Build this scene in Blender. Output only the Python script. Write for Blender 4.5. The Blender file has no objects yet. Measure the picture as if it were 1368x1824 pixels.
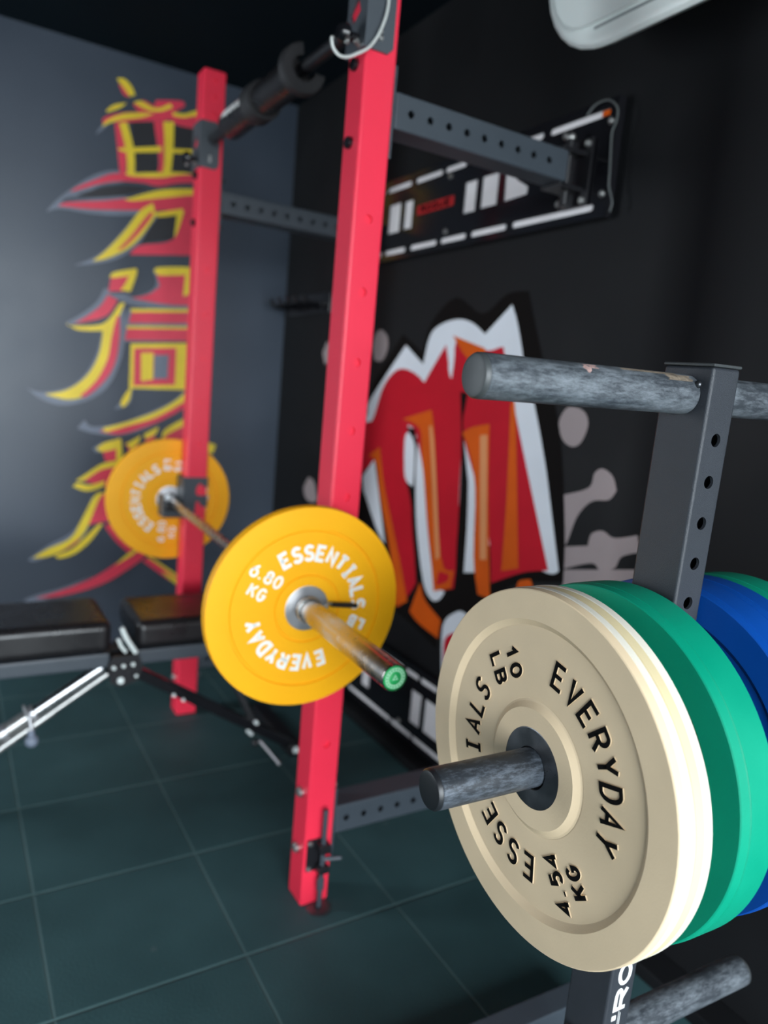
import bpy, bmesh, math, random
from mathutils import Vector, Matrix, Euler
random.seed(7)
C = bpy.context.scene.collection
PI = math.pi
V = Vector

# ------------------------------------------------------------------ traced paint outlines, in metres on the walls
KANJI = [
 ('h', [(-0.379, 1.898), (-0.326, 1.965), (-0.227, 2.056), (-0.143, 2.106), (-0.073, 2.116), (-0.013, 2.111), (-0.095, 2.067), (-0.170, 2.040), (-0.243, 1.987), (-0.309, 1.961), (-0.336, 1.923)]),
 ('h', [(-0.379, 1.893), (-0.326, 1.939), (-0.070, 2.018), (-0.008, 1.970), (-0.038, 1.946), (-0.185, 1.921), (-0.325, 1.917)]),
 ('h', [(-0.272, 1.698), (-0.198, 1.740), (-0.135, 1.798), (-0.043, 1.921), (-0.008, 1.976), (0.066, 1.960), (0.014, 1.860), (-0.063, 1.777), (-0.151, 1.730)]),
 ('h', [(-0.197, 2.236), (-0.173, 2.278), (-0.147, 2.287), (-0.175, 2.255)]),
 ('k', [(-0.055, 2.321), (0.040, 2.345), (0.065, 2.146), (-0.031, 2.125)]),
 ('k', [(0.126, 2.349), (0.318, 2.385), (0.327, 2.203), (0.121, 2.158)]),
 ('k', [(0.072, 1.961), (0.154, 1.986), (0.139, 1.876), (-0.004, 1.835)]),
 ('k', [(-0.265, 1.983), (-0.170, 2.031), (-0.071, 2.063), (0.037, 2.074), (-0.070, 2.023), (-0.186, 1.989)]),
 ('r', [(-0.051, 2.391), (-0.011, 2.418), (0.038, 2.408), (0.044, 2.433), (0.153, 2.459), (0.169, 2.442), (0.136, 2.415), (0.118, 2.400), (0.231, 2.420), (0.335, 2.431), (0.331, 2.382), (0.221, 2.361), (0.132, 2.357), (0.119, 2.371), (0.028, 2.345), (-0.078, 2.313), (-0.125, 2.301), (-0.170, 2.287), (-0.165, 2.311), (-0.103, 2.344), (-0.027, 2.369)]),
 ('r', [(-0.122, 2.299), (-0.093, 2.306), (-0.072, 2.197), (-0.070, 2.111), (-0.096, 2.105), (-0.107, 2.189)]),
 ('r', [(0.037, 2.347), (0.085, 2.360), (0.087, 2.151), (0.060, 2.139), (0.065, 2.199)]),
 ('r', [(-0.293, 1.988), (-0.260, 2.018), (-0.188, 2.062), (-0.119, 2.100), (-0.013, 2.116), (0.078, 2.132), (0.140, 2.156), (0.223, 2.168), (0.342, 2.182), (0.337, 2.137), (0.231, 2.133), (0.148, 2.116), (0.068, 2.087), (0.000, 2.087), (-0.095, 2.073), (-0.176, 2.046), (-0.243, 2.013)]),
 ('r', [(-0.336, 1.926), (-0.298, 1.948), (-0.157, 1.982), (-0.070, 2.008), (0.051, 2.041), (0.233, 2.088), (0.339, 2.106), (0.346, 1.842), (0.245, 1.825), (-0.045, 1.780), (-0.004, 1.826), (0.139, 1.876), (0.178, 2.006), (0.065, 1.984), (0.041, 1.955), (0.004, 1.973), (-0.092, 1.957), (-0.214, 1.937)]),
 ('r', [(-0.112, 2.459), (-0.082, 2.445), (-0.064, 2.416), (-0.090, 2.420)]),
 ('y', [(-0.119, 2.474), (-0.089, 2.482), (-0.059, 2.462), (-0.041, 2.430), (-0.064, 2.419), (-0.088, 2.443)]),
 ('y', [(-0.157, 2.340), (-0.126, 2.371), (-0.075, 2.390), (-0.103, 2.363), (-0.149, 2.336)]),
 ('y', [(-0.049, 2.400), (-0.017, 2.414), (0.032, 2.401), (0.068, 2.410), (0.104, 2.436), (0.116, 2.423), (0.069, 2.394), (0.020, 2.384), (-0.022, 2.390)]),
 ('y', [(-0.173, 2.270), (-0.153, 2.303), (-0.091, 2.344), (-0.021, 2.366), (0.039, 2.377), (-0.020, 2.345), (-0.090, 2.321), (-0.142, 2.294)]),
 ('y', [(0.115, 2.404), (0.168, 2.410), (0.230, 2.439), (0.354, 2.454), (0.356, 2.426), (0.231, 2.416), (0.168, 2.394), (0.118, 2.388)]),
 ('y', [(-0.104, 2.305), (-0.071, 2.315), (-0.040, 2.210), (-0.034, 2.112), (-0.067, 2.105), (-0.072, 2.191)]),
 ('y', [(0.079, 2.356), (0.124, 2.366), (0.125, 2.249), (0.118, 2.152), (0.084, 2.137), (0.088, 2.228)]),
 ('y', [(-0.108, 2.203), (0.074, 2.254), (0.075, 2.230), (-0.075, 2.195)]),
 ('y', [(0.117, 2.254), (0.225, 2.273), (0.310, 2.279), (0.311, 2.261), (0.222, 2.255), (0.118, 2.237)]),
 ('y', [(-0.078, 2.109), (0.140, 2.162), (0.223, 2.171), (0.141, 2.148), (0.079, 2.126), (-0.043, 2.104)]),
 ('y', [(-0.075, 2.003), (0.020, 2.050), (0.099, 2.081), (0.229, 2.110), (0.325, 2.116), (0.326, 2.091), (0.234, 2.084), (0.113, 2.050), (0.021, 2.022), (-0.040, 2.004)]),
 ('y', [(-0.198, 1.728), (-0.141, 1.785), (-0.066, 1.881), (-0.008, 1.970), (0.046, 2.013), (0.054, 1.982), (0.054, 1.952), (-0.005, 1.856), (-0.064, 1.795), (-0.151, 1.743)]),
 ('r', [(-0.099, 1.789), (-0.041, 1.862), (0.026, 1.962), (0.046, 1.977), (0.041, 1.952), (-0.017, 1.866), (-0.070, 1.806)]),
 ('y', [(0.053, 1.973), (0.172, 2.014), (0.181, 1.998), (0.157, 1.910), (0.144, 1.883), (0.151, 1.982), (0.072, 1.960)]),
 ('h', [(-0.447, 1.170), (-0.390, 1.158), (-0.291, 1.182), (-0.220, 1.245), (-0.173, 1.338), (-0.154, 1.423), (-0.139, 1.456), (-0.062, 1.577), (-0.057, 1.408), (-0.076, 1.303), (-0.121, 1.205), (-0.194, 1.141), (-0.302, 1.108), (-0.390, 1.127)]),
 ('h', [(-0.137, 1.601), (-0.063, 1.612), (-0.018, 1.604), (0.057, 1.645), (0.072, 1.689), (0.054, 1.730), (0.090, 1.733), (0.086, 1.659), (0.007, 1.609), (0.233, 1.601), (0.233, 1.587), (0.073, 1.571), (-0.017, 1.566), (-0.062, 1.574)]),
 ('h', [(-0.304, 1.455), (-0.237, 1.504), (-0.178, 1.561), (-0.146, 1.625), (-0.119, 1.619), (-0.141, 1.544), (-0.236, 1.464)]),
 ('h', [(-0.246, 1.011), (-0.216, 1.049), (-0.179, 1.021), (-0.040, 1.052), (0.156, 1.152), (0.229, 1.222), (0.230, 1.188), (0.125, 1.075), (0.026, 1.015), (-0.071, 0.987), (-0.178, 0.992)]),
 ('h', [(-0.093, 1.102), (-0.056, 1.154), (-0.016, 1.210), (-0.027, 1.133)]),
 ('h', [(-0.045, 1.551), (0.261, 1.594), (0.267, 1.444), (-0.057, 1.405), (-0.059, 1.479)]),
 ('r', [(-0.120, 1.681), (-0.047, 1.699), (-0.054, 1.624), (-0.131, 1.611)]),
 ('r', [(-0.132, 1.597), (-0.090, 1.581), (-0.140, 1.504), (-0.269, 1.458), (-0.213, 1.498), (-0.160, 1.548)]),
 ('r', [(0.071, 1.715), (0.213, 1.739), (0.258, 1.657), (0.260, 1.604), (0.125, 1.591), (-0.034, 1.597), (0.039, 1.623), (0.089, 1.665)]),
 ('r', [(-0.029, 1.541), (0.262, 1.571), (0.264, 1.523), (-0.042, 1.489)]),
 ('r', [(-0.047, 1.469), (0.265, 1.498), (0.267, 1.444), (-0.056, 1.413)]),
 ('y', [(-0.126, 1.671), (-0.109, 1.696), (-0.016, 1.727), (-0.014, 1.701), (-0.038, 1.623), (-0.081, 1.625), (-0.064, 1.649), (-0.046, 1.690), (-0.105, 1.673)]),
 ('y', [(-0.295, 1.456), (-0.280, 1.448), (-0.164, 1.466), (-0.116, 1.507), (-0.083, 1.565), (-0.060, 1.571), (-0.082, 1.508), (-0.089, 1.418), (-0.104, 1.300), (-0.149, 1.219), (-0.212, 1.156), (-0.290, 1.134), (-0.378, 1.150), (-0.291, 1.175), (-0.214, 1.239), (-0.167, 1.326), (-0.152, 1.411), (-0.151, 1.442), (-0.212, 1.434), (-0.260, 1.435)]),
 ('r', [(-0.094, 1.506), (-0.082, 1.514), (-0.079, 1.419), (-0.097, 1.301), (-0.146, 1.216), (-0.212, 1.153), (-0.237, 1.154), (-0.171, 1.227), (-0.127, 1.324), (-0.112, 1.421)]),
 ('y', [(0.061, 1.728), (0.080, 1.746), (0.212, 1.767), (0.229, 1.751), (0.234, 1.654), (0.194, 1.636), (0.200, 1.732), (0.087, 1.712)]),
 ('y', [(-0.036, 1.551), (0.261, 1.588), (0.261, 1.574), (-0.032, 1.536)]),
 ('y', [(-0.049, 1.475), (0.265, 1.508), (0.265, 1.498), (-0.049, 1.463)]),
 ('y', [(-0.031, 1.400), (0.232, 1.430), (0.223, 1.214), (-0.032, 1.202)]),
 ('r', [(-0.015, 1.381), (0.173, 1.402), (0.173, 1.234), (-0.013, 1.215)]),
 ('y', [(0.016, 1.364), (0.071, 1.370), (0.072, 1.249), (0.019, 1.238)]),
 ('h', [(0.074, 1.360), (0.140, 1.367), (0.138, 1.258), (0.074, 1.252)]),
 ('y', [(-0.019, 1.210), (-0.029, 1.149), (-0.054, 1.114), (-0.067, 1.133), (-0.044, 1.181)]),
 ('r', [(-0.154, 1.003), (-0.040, 1.035), (0.090, 1.090), (0.224, 1.174), (0.292, 1.227), (0.294, 1.179), (0.232, 1.136), (0.125, 1.070), (0.026, 1.024), (-0.071, 0.992)]),
 ('y', [(-0.141, 1.017), (-0.040, 1.050), (0.090, 1.105), (0.183, 1.165), (0.229, 1.212), (0.290, 1.268), (0.292, 1.220), (0.231, 1.167), (0.091, 1.078), (-0.040, 1.030), (-0.128, 0.999)]),
 ('r', [(-0.136, 0.917), (-0.076, 0.933), (-0.068, 0.873), (-0.125, 0.872)]),
 ('r', [(-0.038, 0.954), (0.021, 0.974), (0.006, 0.922), (-0.023, 0.913)]),
 ('r', [(0.047, 0.992), (0.093, 1.016), (0.088, 0.970), (0.048, 0.956)]),
 ('r', [(0.134, 1.010), (0.215, 1.064), (0.298, 1.102), (0.303, 0.982), (0.129, 0.967)]),
 ('y', [(-0.164, 0.916), (-0.127, 0.951), (-0.064, 0.975), (-0.052, 0.879), (-0.069, 0.919), (-0.136, 0.909)]),
 ('y', [(-0.044, 0.947), (0.027, 0.992), (0.015, 0.956), (-0.017, 0.920), (-0.025, 0.940)]),
 ('y', [(0.040, 0.998), (0.106, 1.037), (0.093, 1.001), (0.047, 0.977)]),
 ('y', [(0.133, 1.023), (0.234, 1.089), (0.296, 1.130), (0.298, 1.095), (0.236, 1.055), (0.148, 1.002), (0.125, 0.975)]),
 ('h', [(-0.439, 0.423), (-0.360, 0.485), (-0.267, 0.538), (-0.211, 0.614), (-0.178, 0.711), (-0.173, 0.641), (-0.222, 0.509), (-0.390, 0.421)]),
 ('h', [(-0.456, 0.240), (-0.407, 0.261), (-0.295, 0.289), (-0.154, 0.342), (-0.358, 0.240), (-0.419, 0.228)]),
 ('h', [(-0.182, 0.925), (-0.141, 0.954), (-0.140, 0.913), (-0.166, 0.905)]),
 ('r', [(-0.139, 0.919), (-0.079, 0.928), (-0.071, 0.872), (-0.126, 0.867)]),
 ('r', [(-0.215, 0.780), (-0.139, 0.837), (-0.047, 0.867), (-0.044, 0.768), (-0.124, 0.752), (-0.195, 0.772)]),
 ('r', [(-0.169, 0.697), (-0.123, 0.720), (-0.043, 0.712), (-0.039, 0.597), (-0.133, 0.588), (-0.198, 0.568), (-0.235, 0.499), (-0.323, 0.446), (-0.363, 0.440), (-0.261, 0.503), (-0.204, 0.586)]),
 ('r', [(-0.122, 0.570), (-0.093, 0.584), (-0.008, 0.466), (0.055, 0.434), (0.056, 0.410), (-0.073, 0.321), (-0.179, 0.276), (-0.307, 0.249), (-0.407, 0.247), (-0.295, 0.278), (-0.153, 0.334), (-0.007, 0.433), (-0.077, 0.503)]),
 ('r', [(0.053, 0.397), (0.086, 0.414), (0.165, 0.351), (0.303, 0.266), (0.297, 0.231), (0.220, 0.271), (0.145, 0.324)]),
 ('y', [(-0.166, 0.925), (-0.128, 0.954), (-0.060, 0.972), (-0.053, 0.874), (-0.086, 0.845), (-0.145, 0.828), (-0.215, 0.779), (-0.248, 0.778), (-0.190, 0.822), (-0.139, 0.857), (-0.079, 0.873), (-0.079, 0.927), (-0.140, 0.911)]),
 ('y', [(-0.260, 0.752), (-0.240, 0.768), (-0.189, 0.760), (-0.124, 0.781), (-0.135, 0.752), (-0.201, 0.731)]),
 ('y', [(-0.419, 0.431), (-0.360, 0.471), (-0.267, 0.517), (-0.218, 0.607), (-0.168, 0.711), (-0.122, 0.726), (-0.148, 0.696), (-0.178, 0.613), (-0.216, 0.528), (-0.298, 0.461), (-0.360, 0.435)]),
 ('y', [(-0.329, 0.439), (-0.260, 0.468), (-0.203, 0.522), (-0.146, 0.579), (-0.131, 0.576), (-0.183, 0.499), (-0.247, 0.443), (-0.310, 0.425)]),
 ('y', [(-0.074, 0.380), (-0.008, 0.440), (0.034, 0.454), (0.007, 0.429)]),
 ('y', [(0.077, 0.413), (0.093, 0.412), (0.233, 0.314), (0.302, 0.278), (0.303, 0.262), (0.234, 0.297)]),
 ('y', [(0.144, 0.340), (0.181, 0.323), (0.242, 0.285), (0.296, 0.243), (0.297, 0.227), (0.213, 0.274)]),
 ('y', [(0.263, 0.981), (0.353, 0.970), (0.382, 0.961), (0.370, 0.921), (0.265, 0.934)]),
]
KANJI_SPLIT = (28, 50)
CLAW = [
 ('gm', [(0.028, 1.255), (0.006, 1.287), (-0.031, 1.290), (-0.064, 1.277), (-0.078, 1.245), (-0.062, 1.201), (-0.034, 1.185), (0.001, 1.195), (0.024, 1.224)]),
 ('gm', [(-0.020, 1.051), (-0.109, 1.085), (-0.122, 1.125), (-0.148, 1.141), (-0.184, 1.126), (-0.202, 1.092), (-0.181, 1.065), (-0.125, 1.051), (-0.082, 1.003), (-0.058, 0.926), (-0.044, 0.915)]),
 ('gm', [(-0.044, 0.911), (-0.133, 0.934), (-0.140, 0.968), (-0.176, 0.983), (-0.216, 0.973), (-0.285, 0.995), (-0.301, 0.956), (-0.247, 0.932), (-0.230, 0.898), (-0.185, 0.881), (-0.153, 0.892), (-0.055, 0.851)]),
 ('gm', [(-0.055, 0.849), (-0.316, 0.916), (-0.324, 0.872), (-0.066, 0.791)]),
 ('gm', [(1.095, 1.456), (1.081, 1.506), (1.039, 1.521), (0.991, 1.493), (0.983, 1.445), (1.019, 1.403), (1.075, 1.406)]),
 ('gm', [(1.643, 0.809), (1.598, 0.867), (1.534, 0.853), (1.491, 0.780), (1.533, 0.757), (1.613, 0.766)]),
 ('gm', [(1.542, 1.434), (1.507, 1.484), (1.460, 1.458), (1.464, 1.397), (1.513, 1.384)]),
 ('ck', [(1.280, 1.112), (1.112, 1.219), (1.086, 1.294), (0.880, 1.501), (0.740, 1.434), (0.699, 1.537), (0.570, 1.613), (0.422, 1.554), (0.310, 1.607), (0.216, 1.609), (0.172, 1.515), (0.108, 1.386), (0.022, 1.224), (-0.044, 0.963), (-0.064, 0.815), (0.096, 0.771), (0.179, 0.721), (0.291, 0.632), (0.463, 0.528), (0.481, 0.429), (0.632, 0.462), (0.755, 0.479), (0.937, 0.529), (1.162, 0.715)]),
 ('cw', [(1.205, 1.119), (1.100, 1.185), (1.092, 1.237), (1.015, 1.314), (0.853, 1.462), (0.728, 1.394), (0.700, 1.493), (0.637, 1.530), (0.541, 1.542), (0.462, 1.526), (0.397, 1.491), (0.282, 1.575), (0.252, 1.526), (0.218, 1.450), (0.192, 1.385), (0.135, 1.288), (0.061, 1.124), (0.013, 0.993), (-0.042, 0.841), (-0.003, 0.825), (0.133, 0.840), (0.364, 0.879), (0.644, 1.169), (1.177, 0.955)]),
 ('cr', [(1.197, 1.072), (1.102, 1.157), (1.048, 1.178), (0.982, 1.315), (0.868, 1.377), (0.708, 1.330), (0.630, 1.210), (0.796, 1.187), (0.785, 1.146), (0.772, 0.989), (0.729, 0.911), (0.653, 0.714), (0.641, 0.622), (0.738, 0.501), (0.809, 0.677), (0.898, 0.826), (0.999, 1.024), (1.081, 0.968), (1.169, 0.908)]),
 ('cr', [(0.716, 1.324), (0.600, 1.461), (0.574, 1.396), (0.559, 1.349), (0.553, 1.425), (0.545, 1.471), (0.388, 1.438), (0.410, 1.317), (0.458, 1.241), (0.454, 1.111), (0.443, 0.998), (0.420, 0.771), (0.420, 0.662), (0.547, 0.611), (0.629, 0.825), (0.727, 1.141), (0.832, 1.168)]),
 ('cr', [(0.547, 1.481), (0.388, 1.441), (0.307, 1.451), (0.292, 1.430), (0.224, 1.283), (0.136, 1.106), (-0.002, 0.833), (0.101, 0.800), (0.235, 0.731), (0.279, 0.897), (0.420, 1.114), (0.460, 1.185), (0.456, 1.251), (0.440, 1.316), (0.505, 1.332)]),
 ('cw', [(0.572, 1.382), (0.572, 1.439), (0.560, 1.485), (0.546, 1.425), (0.549, 1.349)]),
 ('ck', [(0.493, 1.309), (0.451, 1.306), (0.458, 1.260), (0.460, 1.199), (0.414, 1.059), (0.382, 0.951), (0.366, 0.716), (0.400, 0.638), (0.423, 0.770), (0.437, 0.961), (0.460, 1.148)]),
 ('ck', [(0.793, 1.168), (0.738, 1.165), (0.688, 0.959), (0.656, 0.819), (0.589, 0.646), (0.641, 0.622), (0.666, 0.711), (0.711, 0.861), (0.728, 1.016)]),
 ('cw', [(0.801, 1.123), (0.780, 1.151), (0.740, 1.119), (0.726, 1.069), (0.718, 0.960), (0.777, 0.986)]),
 ('cw', [(0.716, 1.121), (0.664, 1.025), (0.603, 0.830), (0.531, 0.641), (0.465, 0.637), (0.493, 0.601), (0.538, 0.590), (0.597, 0.639), (0.669, 0.816), (0.708, 0.998)]),
 ('cw', [(0.403, 1.042), (0.374, 1.009), (0.319, 0.743), (0.373, 0.729), (0.382, 0.876)]),
 ('cw', [(1.092, 0.943), (1.009, 1.021), (0.962, 0.916), (0.875, 0.712), (0.958, 0.757), (1.059, 0.866)]),
 ('ck', [(1.109, 0.846), (1.061, 0.877), (0.954, 0.763), (0.878, 0.705), (0.869, 0.651), (0.964, 0.686)]),
 ('co', [(0.831, 1.194), (0.647, 1.240), (0.608, 1.132), (0.507, 0.750), (0.426, 0.722), (0.433, 0.659), (0.528, 0.622), (0.565, 0.735), (0.678, 1.074), (0.713, 1.171)]),
 ('cr', [(0.510, 0.698), (0.452, 0.703), (0.456, 0.677), (0.518, 0.645)]),
 ('co', [(0.460, 1.176), (0.412, 1.199), (0.325, 1.217), (0.291, 0.986), (0.230, 0.683), (0.291, 0.679), (0.331, 0.792), (0.361, 1.011), (0.420, 1.133)]),
 ('co', [(0.237, 1.282), (0.211, 1.258), (0.119, 0.808), (0.192, 0.781), (0.206, 1.000)]),
 ('co', [(1.061, 1.028), (0.974, 1.075), (0.911, 0.924), (0.766, 0.687), (0.684, 0.539), (0.757, 0.495), (0.833, 0.693), (0.935, 0.875), (0.997, 1.016)]),
 ('co', [(0.614, 0.631), (0.574, 0.577), (0.470, 0.536), (0.475, 0.468), (0.598, 0.484), (0.663, 0.507)]),
 ('co', [(0.564, 1.490), (0.466, 1.466), (0.387, 1.447), (0.382, 1.421), (0.465, 1.414), (0.527, 1.457)]),
 ('co', [(0.109, 0.772), (0.062, 0.790), (0.046, 0.767), (0.116, 0.739)]),
 ('cp', [(0.652, 1.183), (0.616, 1.141), (0.513, 0.748), (0.533, 0.731), (0.610, 1.032)]),
 ('cp', [(0.365, 1.178), (0.329, 1.183), (0.267, 0.798), (0.298, 0.791)]),
 ('cw', [(0.454, 0.521), (0.391, 0.589), (0.343, 0.601), (0.311, 0.578), (0.324, 0.475), (0.435, 0.363)]),
 ('cr', [(0.437, 0.476), (0.380, 0.523), (0.319, 0.536), (0.363, 0.423), (0.424, 0.378)]),
]
FSTOP = 2.4
XLEFT, OX0, YFRONT = -2.6, -2.5, -3.6
WIN = (1.30, 1.97, .2, 2.3)
SKY, EXPO, SUN, SUN_SOFT, SUN_ROT = 15., 0., 0., 20, (0, 0, 0)
LAN_GLINT = [(.654, .019, 2.022), (.652, -.010, 2.039), (.652, -.052, 2.038), (.652, -.083, 2.012), (.652, -.085, 1.982), (.652, -.076, 1.960), (.654, -.076, 1.927), (.656, -.080, 1.874), (.658, -.082, 1.835), (.658, -.092, 1.812), (.658, -.100, 1.790), (.660, -.094, 1.772)]

# ------------------------------------------------------------------ materials (all procedural)
def mat(name, col, rough=.5, metal=0., spec=.5, var=.0, vscale=8., bump=0., bscale=200., rvar=0., coat=0., emis=None):
    m = bpy.data.materials.new(name); m.use_nodes = True
    nt = m.node_tree; b = nt.nodes['Principled BSDF']
    c = (*col, 1)
    b.inputs['Base Color'].default_value = c
    b.inputs['Roughness'].default_value = rough
    b.inputs['Metallic'].default_value = metal
    b.inputs['Specular IOR Level'].default_value = spec
    b.inputs['Coat Weight'].default_value = coat
    tc = nt.nodes.new('ShaderNodeTexCoord')
    if var or rvar:
        n = nt.nodes.new('ShaderNodeTexNoise'); n.inputs['Scale'].default_value = vscale; n.inputs['Detail'].default_value = 6
        nt.links.new(tc.outputs['Object'], n.inputs['Vector'])
        if var:
            r = nt.nodes.new('ShaderNodeValToRGB')
            r.color_ramp.elements[0].position = .3; r.color_ramp.elements[1].position = .7
            r.color_ramp.elements[0].color = (*[max(0, x*(1-var)) for x in col], 1)
            r.color_ramp.elements[1].color = (*[min(1, x*(1+var)) for x in col], 1)
            nt.links.new(n.outputs['Fac'], r.inputs['Fac']); nt.links.new(r.outputs['Color'], b.inputs['Base Color'])
        if rvar:
            mr = nt.nodes.new('ShaderNodeMapRange'); mr.inputs['From Min'].default_value = .3; mr.inputs['From Max'].default_value = .7
            mr.inputs['To Min'].default_value = max(0, rough-rvar); mr.inputs['To Max'].default_value = min(1, rough+rvar)
            nt.links.new(n.outputs['Fac'], mr.inputs['Value']); nt.links.new(mr.outputs['Result'], b.inputs['Roughness'])
    if bump:
        n2 = nt.nodes.new('ShaderNodeTexNoise'); n2.inputs['Scale'].default_value = bscale; n2.inputs['Detail'].default_value = 3
        nt.links.new(tc.outputs['Object'], n2.inputs['Vector'])
        bp = nt.nodes.new('ShaderNodeBump'); bp.inputs['Strength'].default_value = bump; bp.inputs['Distance'].default_value = .002
        nt.links.new(n2.outputs['Fac'], bp.inputs['Height']); nt.links.new(bp.outputs['Normal'], b.inputs['Normal'])
    return m

def floor_mat():
    m = bpy.data.materials.new('rubber_tiles'); m.use_nodes = True
    nt = m.node_tree; N = nt.nodes; L = nt.links; b = N['Principled BSDF']
    tc = N.new('ShaderNodeTexCoord'); sp = N.new('ShaderNodeSeparateXYZ'); L.new(tc.outputs['Object'], sp.inputs[0])
    def math_(op, a, bval=None, clamp=False):
        n = N.new('ShaderNodeMath'); n.operation = op; n.use_clamp = clamp
        for i, x in enumerate((a, bval)):
            if x is None: continue
            if isinstance(x, (int, float)): n.inputs[i].default_value = x
            else: L.new(x, n.inputs[i])
        return n.outputs[0]
    T = .4
    def joint(o, off):
        f = math_('FRACT', math_('DIVIDE', math_('SUBTRACT', o, off), T))
        d = math_('MINIMUM', f, math_('SUBTRACT', 1., f))
        return math_('MULTIPLY', d, T)                      # distance to nearest joint in metres
    dx = joint(sp.outputs['X'], -.175); dy = joint(sp.outputs['Y'], -.092)
    d = math_('MINIMUM', dx, dy)
    dyw = math_('MINIMUM', dy, math_('ADD', dx, .0008))
    nz = N.new('ShaderNodeTexNoise'); nz.inputs['Scale'].default_value = 4.; nz.inputs['Detail'].default_value = 5; L.new(tc.outputs['Object'], nz.inputs['Vector'])
    fine = N.new('ShaderNodeTexNoise'); fine.inputs['Scale'].default_value = 160.; fine.inputs['Detail'].default_value = 3; L.new(tc.outputs['Object'], fine.inputs['Vector'])
    # bevelled, worn edge about 5 mm wide, a little dusty
    edge = N.new('ShaderNodeMapRange'); edge.inputs['From Min'].default_value = .001; edge.inputs['From Max'].default_value = .0075
    edge.inputs['To Min'].default_value = 1; edge.inputs['To Max'].default_value = 0; L.new(dyw, edge.inputs['Value'])
    ramp = N.new('ShaderNodeValToRGB'); ramp.color_ramp.elements[0].position = .35; ramp.color_ramp.elements[1].position = .68
    ramp.color_ramp.elements[0].color = (.023, .060, .065, 1); ramp.color_ramp.elements[1].color = (.033, .080, .086, 1)
    L.new(nz.outputs['Fac'], ramp.inputs['Fac'])
    mx = N.new('ShaderNodeMix'); mx.data_type = 'RGBA'; mx.inputs[7].default_value = (.080, .140, .140, 1)
    L.new(math_('MULTIPLY', edge.outputs[0], math_('MULTIPLY', nz.outputs['Fac'], 1.3)), mx.inputs[0]); L.new(ramp.outputs['Color'], mx.inputs[6])
    # a few dusty specks
    vo = N.new('ShaderNodeTexVoronoi'); vo.inputs['Scale'].default_value = 5.; L.new(tc.outputs['Object'], vo.inputs['Vector'])
    sp_ = N.new('ShaderNodeMapRange'); sp_.inputs['From Min'].default_value = .03; sp_.inputs['From Max'].default_value = .055; sp_.inputs['To Min'].default_value = .35; sp_.inputs['To Max'].default_value = 0
    L.new(vo.outputs['Distance'], sp_.inputs['Value'])
    mx2 = N.new('ShaderNodeMix'); mx2.data_type = 'RGBA'; mx2.inputs[7].default_value = (.10, .13, .13, 1)
    L.new(sp_.outputs[0], mx2.inputs[0]); L.new(mx.outputs[2], mx2.inputs[6])
    L.new(mx2.outputs[2], b.inputs['Base Color'])
    b.inputs['Roughness'].default_value = .66; b.inputs['Specular IOR Level'].default_value = .3
    hgt = N.new('ShaderNodeMapRange'); hgt.inputs['From Min'].default_value = 0; hgt.inputs['From Max'].default_value = .006; L.new(math_('MINIMUM', dy, math_('ADD', dx, .0022)), hgt.inputs['Value'])
    bp0 = N.new('ShaderNodeBump'); bp0.inputs['Strength'].default_value = .7; bp0.inputs['Distance'].default_value = .004; L.new(hgt.outputs[0], bp0.inputs['Height'])
    bp = N.new('ShaderNodeBump'); bp.inputs['Strength'].default_value = .45; bp.inputs['Distance'].default_value = .0025
    L.new(fine.outputs['Fac'], bp.inputs['Height']); L.new(bp0.outputs['Normal'], bp.inputs['Normal']); L.new(bp.outputs['Normal'], b.inputs['Normal'])
    return m

def worn_steel(name, base, scratch, rough, axis_scale, amount=.55):
    # dark coated pipe with rubbed, streaky bright wear
    m = bpy.data.materials.new(name); m.use_nodes = True
    nt = m.node_tree; N = nt.nodes; L = nt.links; b = N['Principled BSDF']
    tc = N.new('ShaderNodeTexCoord'); mp = N.new('ShaderNodeMapping'); mp.inputs['Scale'].default_value = axis_scale; L.new(tc.outputs['Object'], mp.inputs['Vector'])
    n = N.new('ShaderNodeTexNoise'); n.inputs['Scale'].default_value = 150; n.inputs['Detail'].default_value = 8; n.inputs['Roughness'].default_value = .8; L.new(mp.outputs[0], n.inputs['Vector'])
    n2 = N.new('ShaderNodeTexNoise'); n2.inputs['Scale'].default_value = 22.; n2.inputs['Detail'].default_value = 6; n2.inputs['Roughness'].default_value = .7; L.new(mp.outputs[0], n2.inputs['Vector'])
    mu = N.new('ShaderNodeMath'); mu.operation = 'ADD'; L.new(n.outputs['Fac'], mu.inputs[0]); L.new(n2.outputs['Fac'], mu.inputs[1])
    r = N.new('ShaderNodeValToRGB'); e = r.color_ramp.elements
    e[0].position = amount - .07; e[0].color = (*base, 1); e[1].position = amount + .10; e[1].color = (*scratch, 1)
    hv = N.new('ShaderNodeMath'); hv.operation = 'MULTIPLY'; hv.inputs[1].default_value = .5; L.new(mu.outputs[0], hv.inputs[0])
    L.new(hv.outputs[0], r.inputs['Fac']); L.new(r.outputs['Color'], b.inputs['Base Color'])
    b.inputs['Metallic'].default_value = .25; b.inputs['Roughness'].default_value = rough
    bp = N.new('ShaderNodeBump'); bp.inputs['Strength'].default_value = .25; bp.inputs['Distance'].default_value = .001
    L.new(n.outputs['Fac'], bp.inputs['Height']); L.new(bp.outputs['Normal'], b.inputs['Normal'])
    return m

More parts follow.
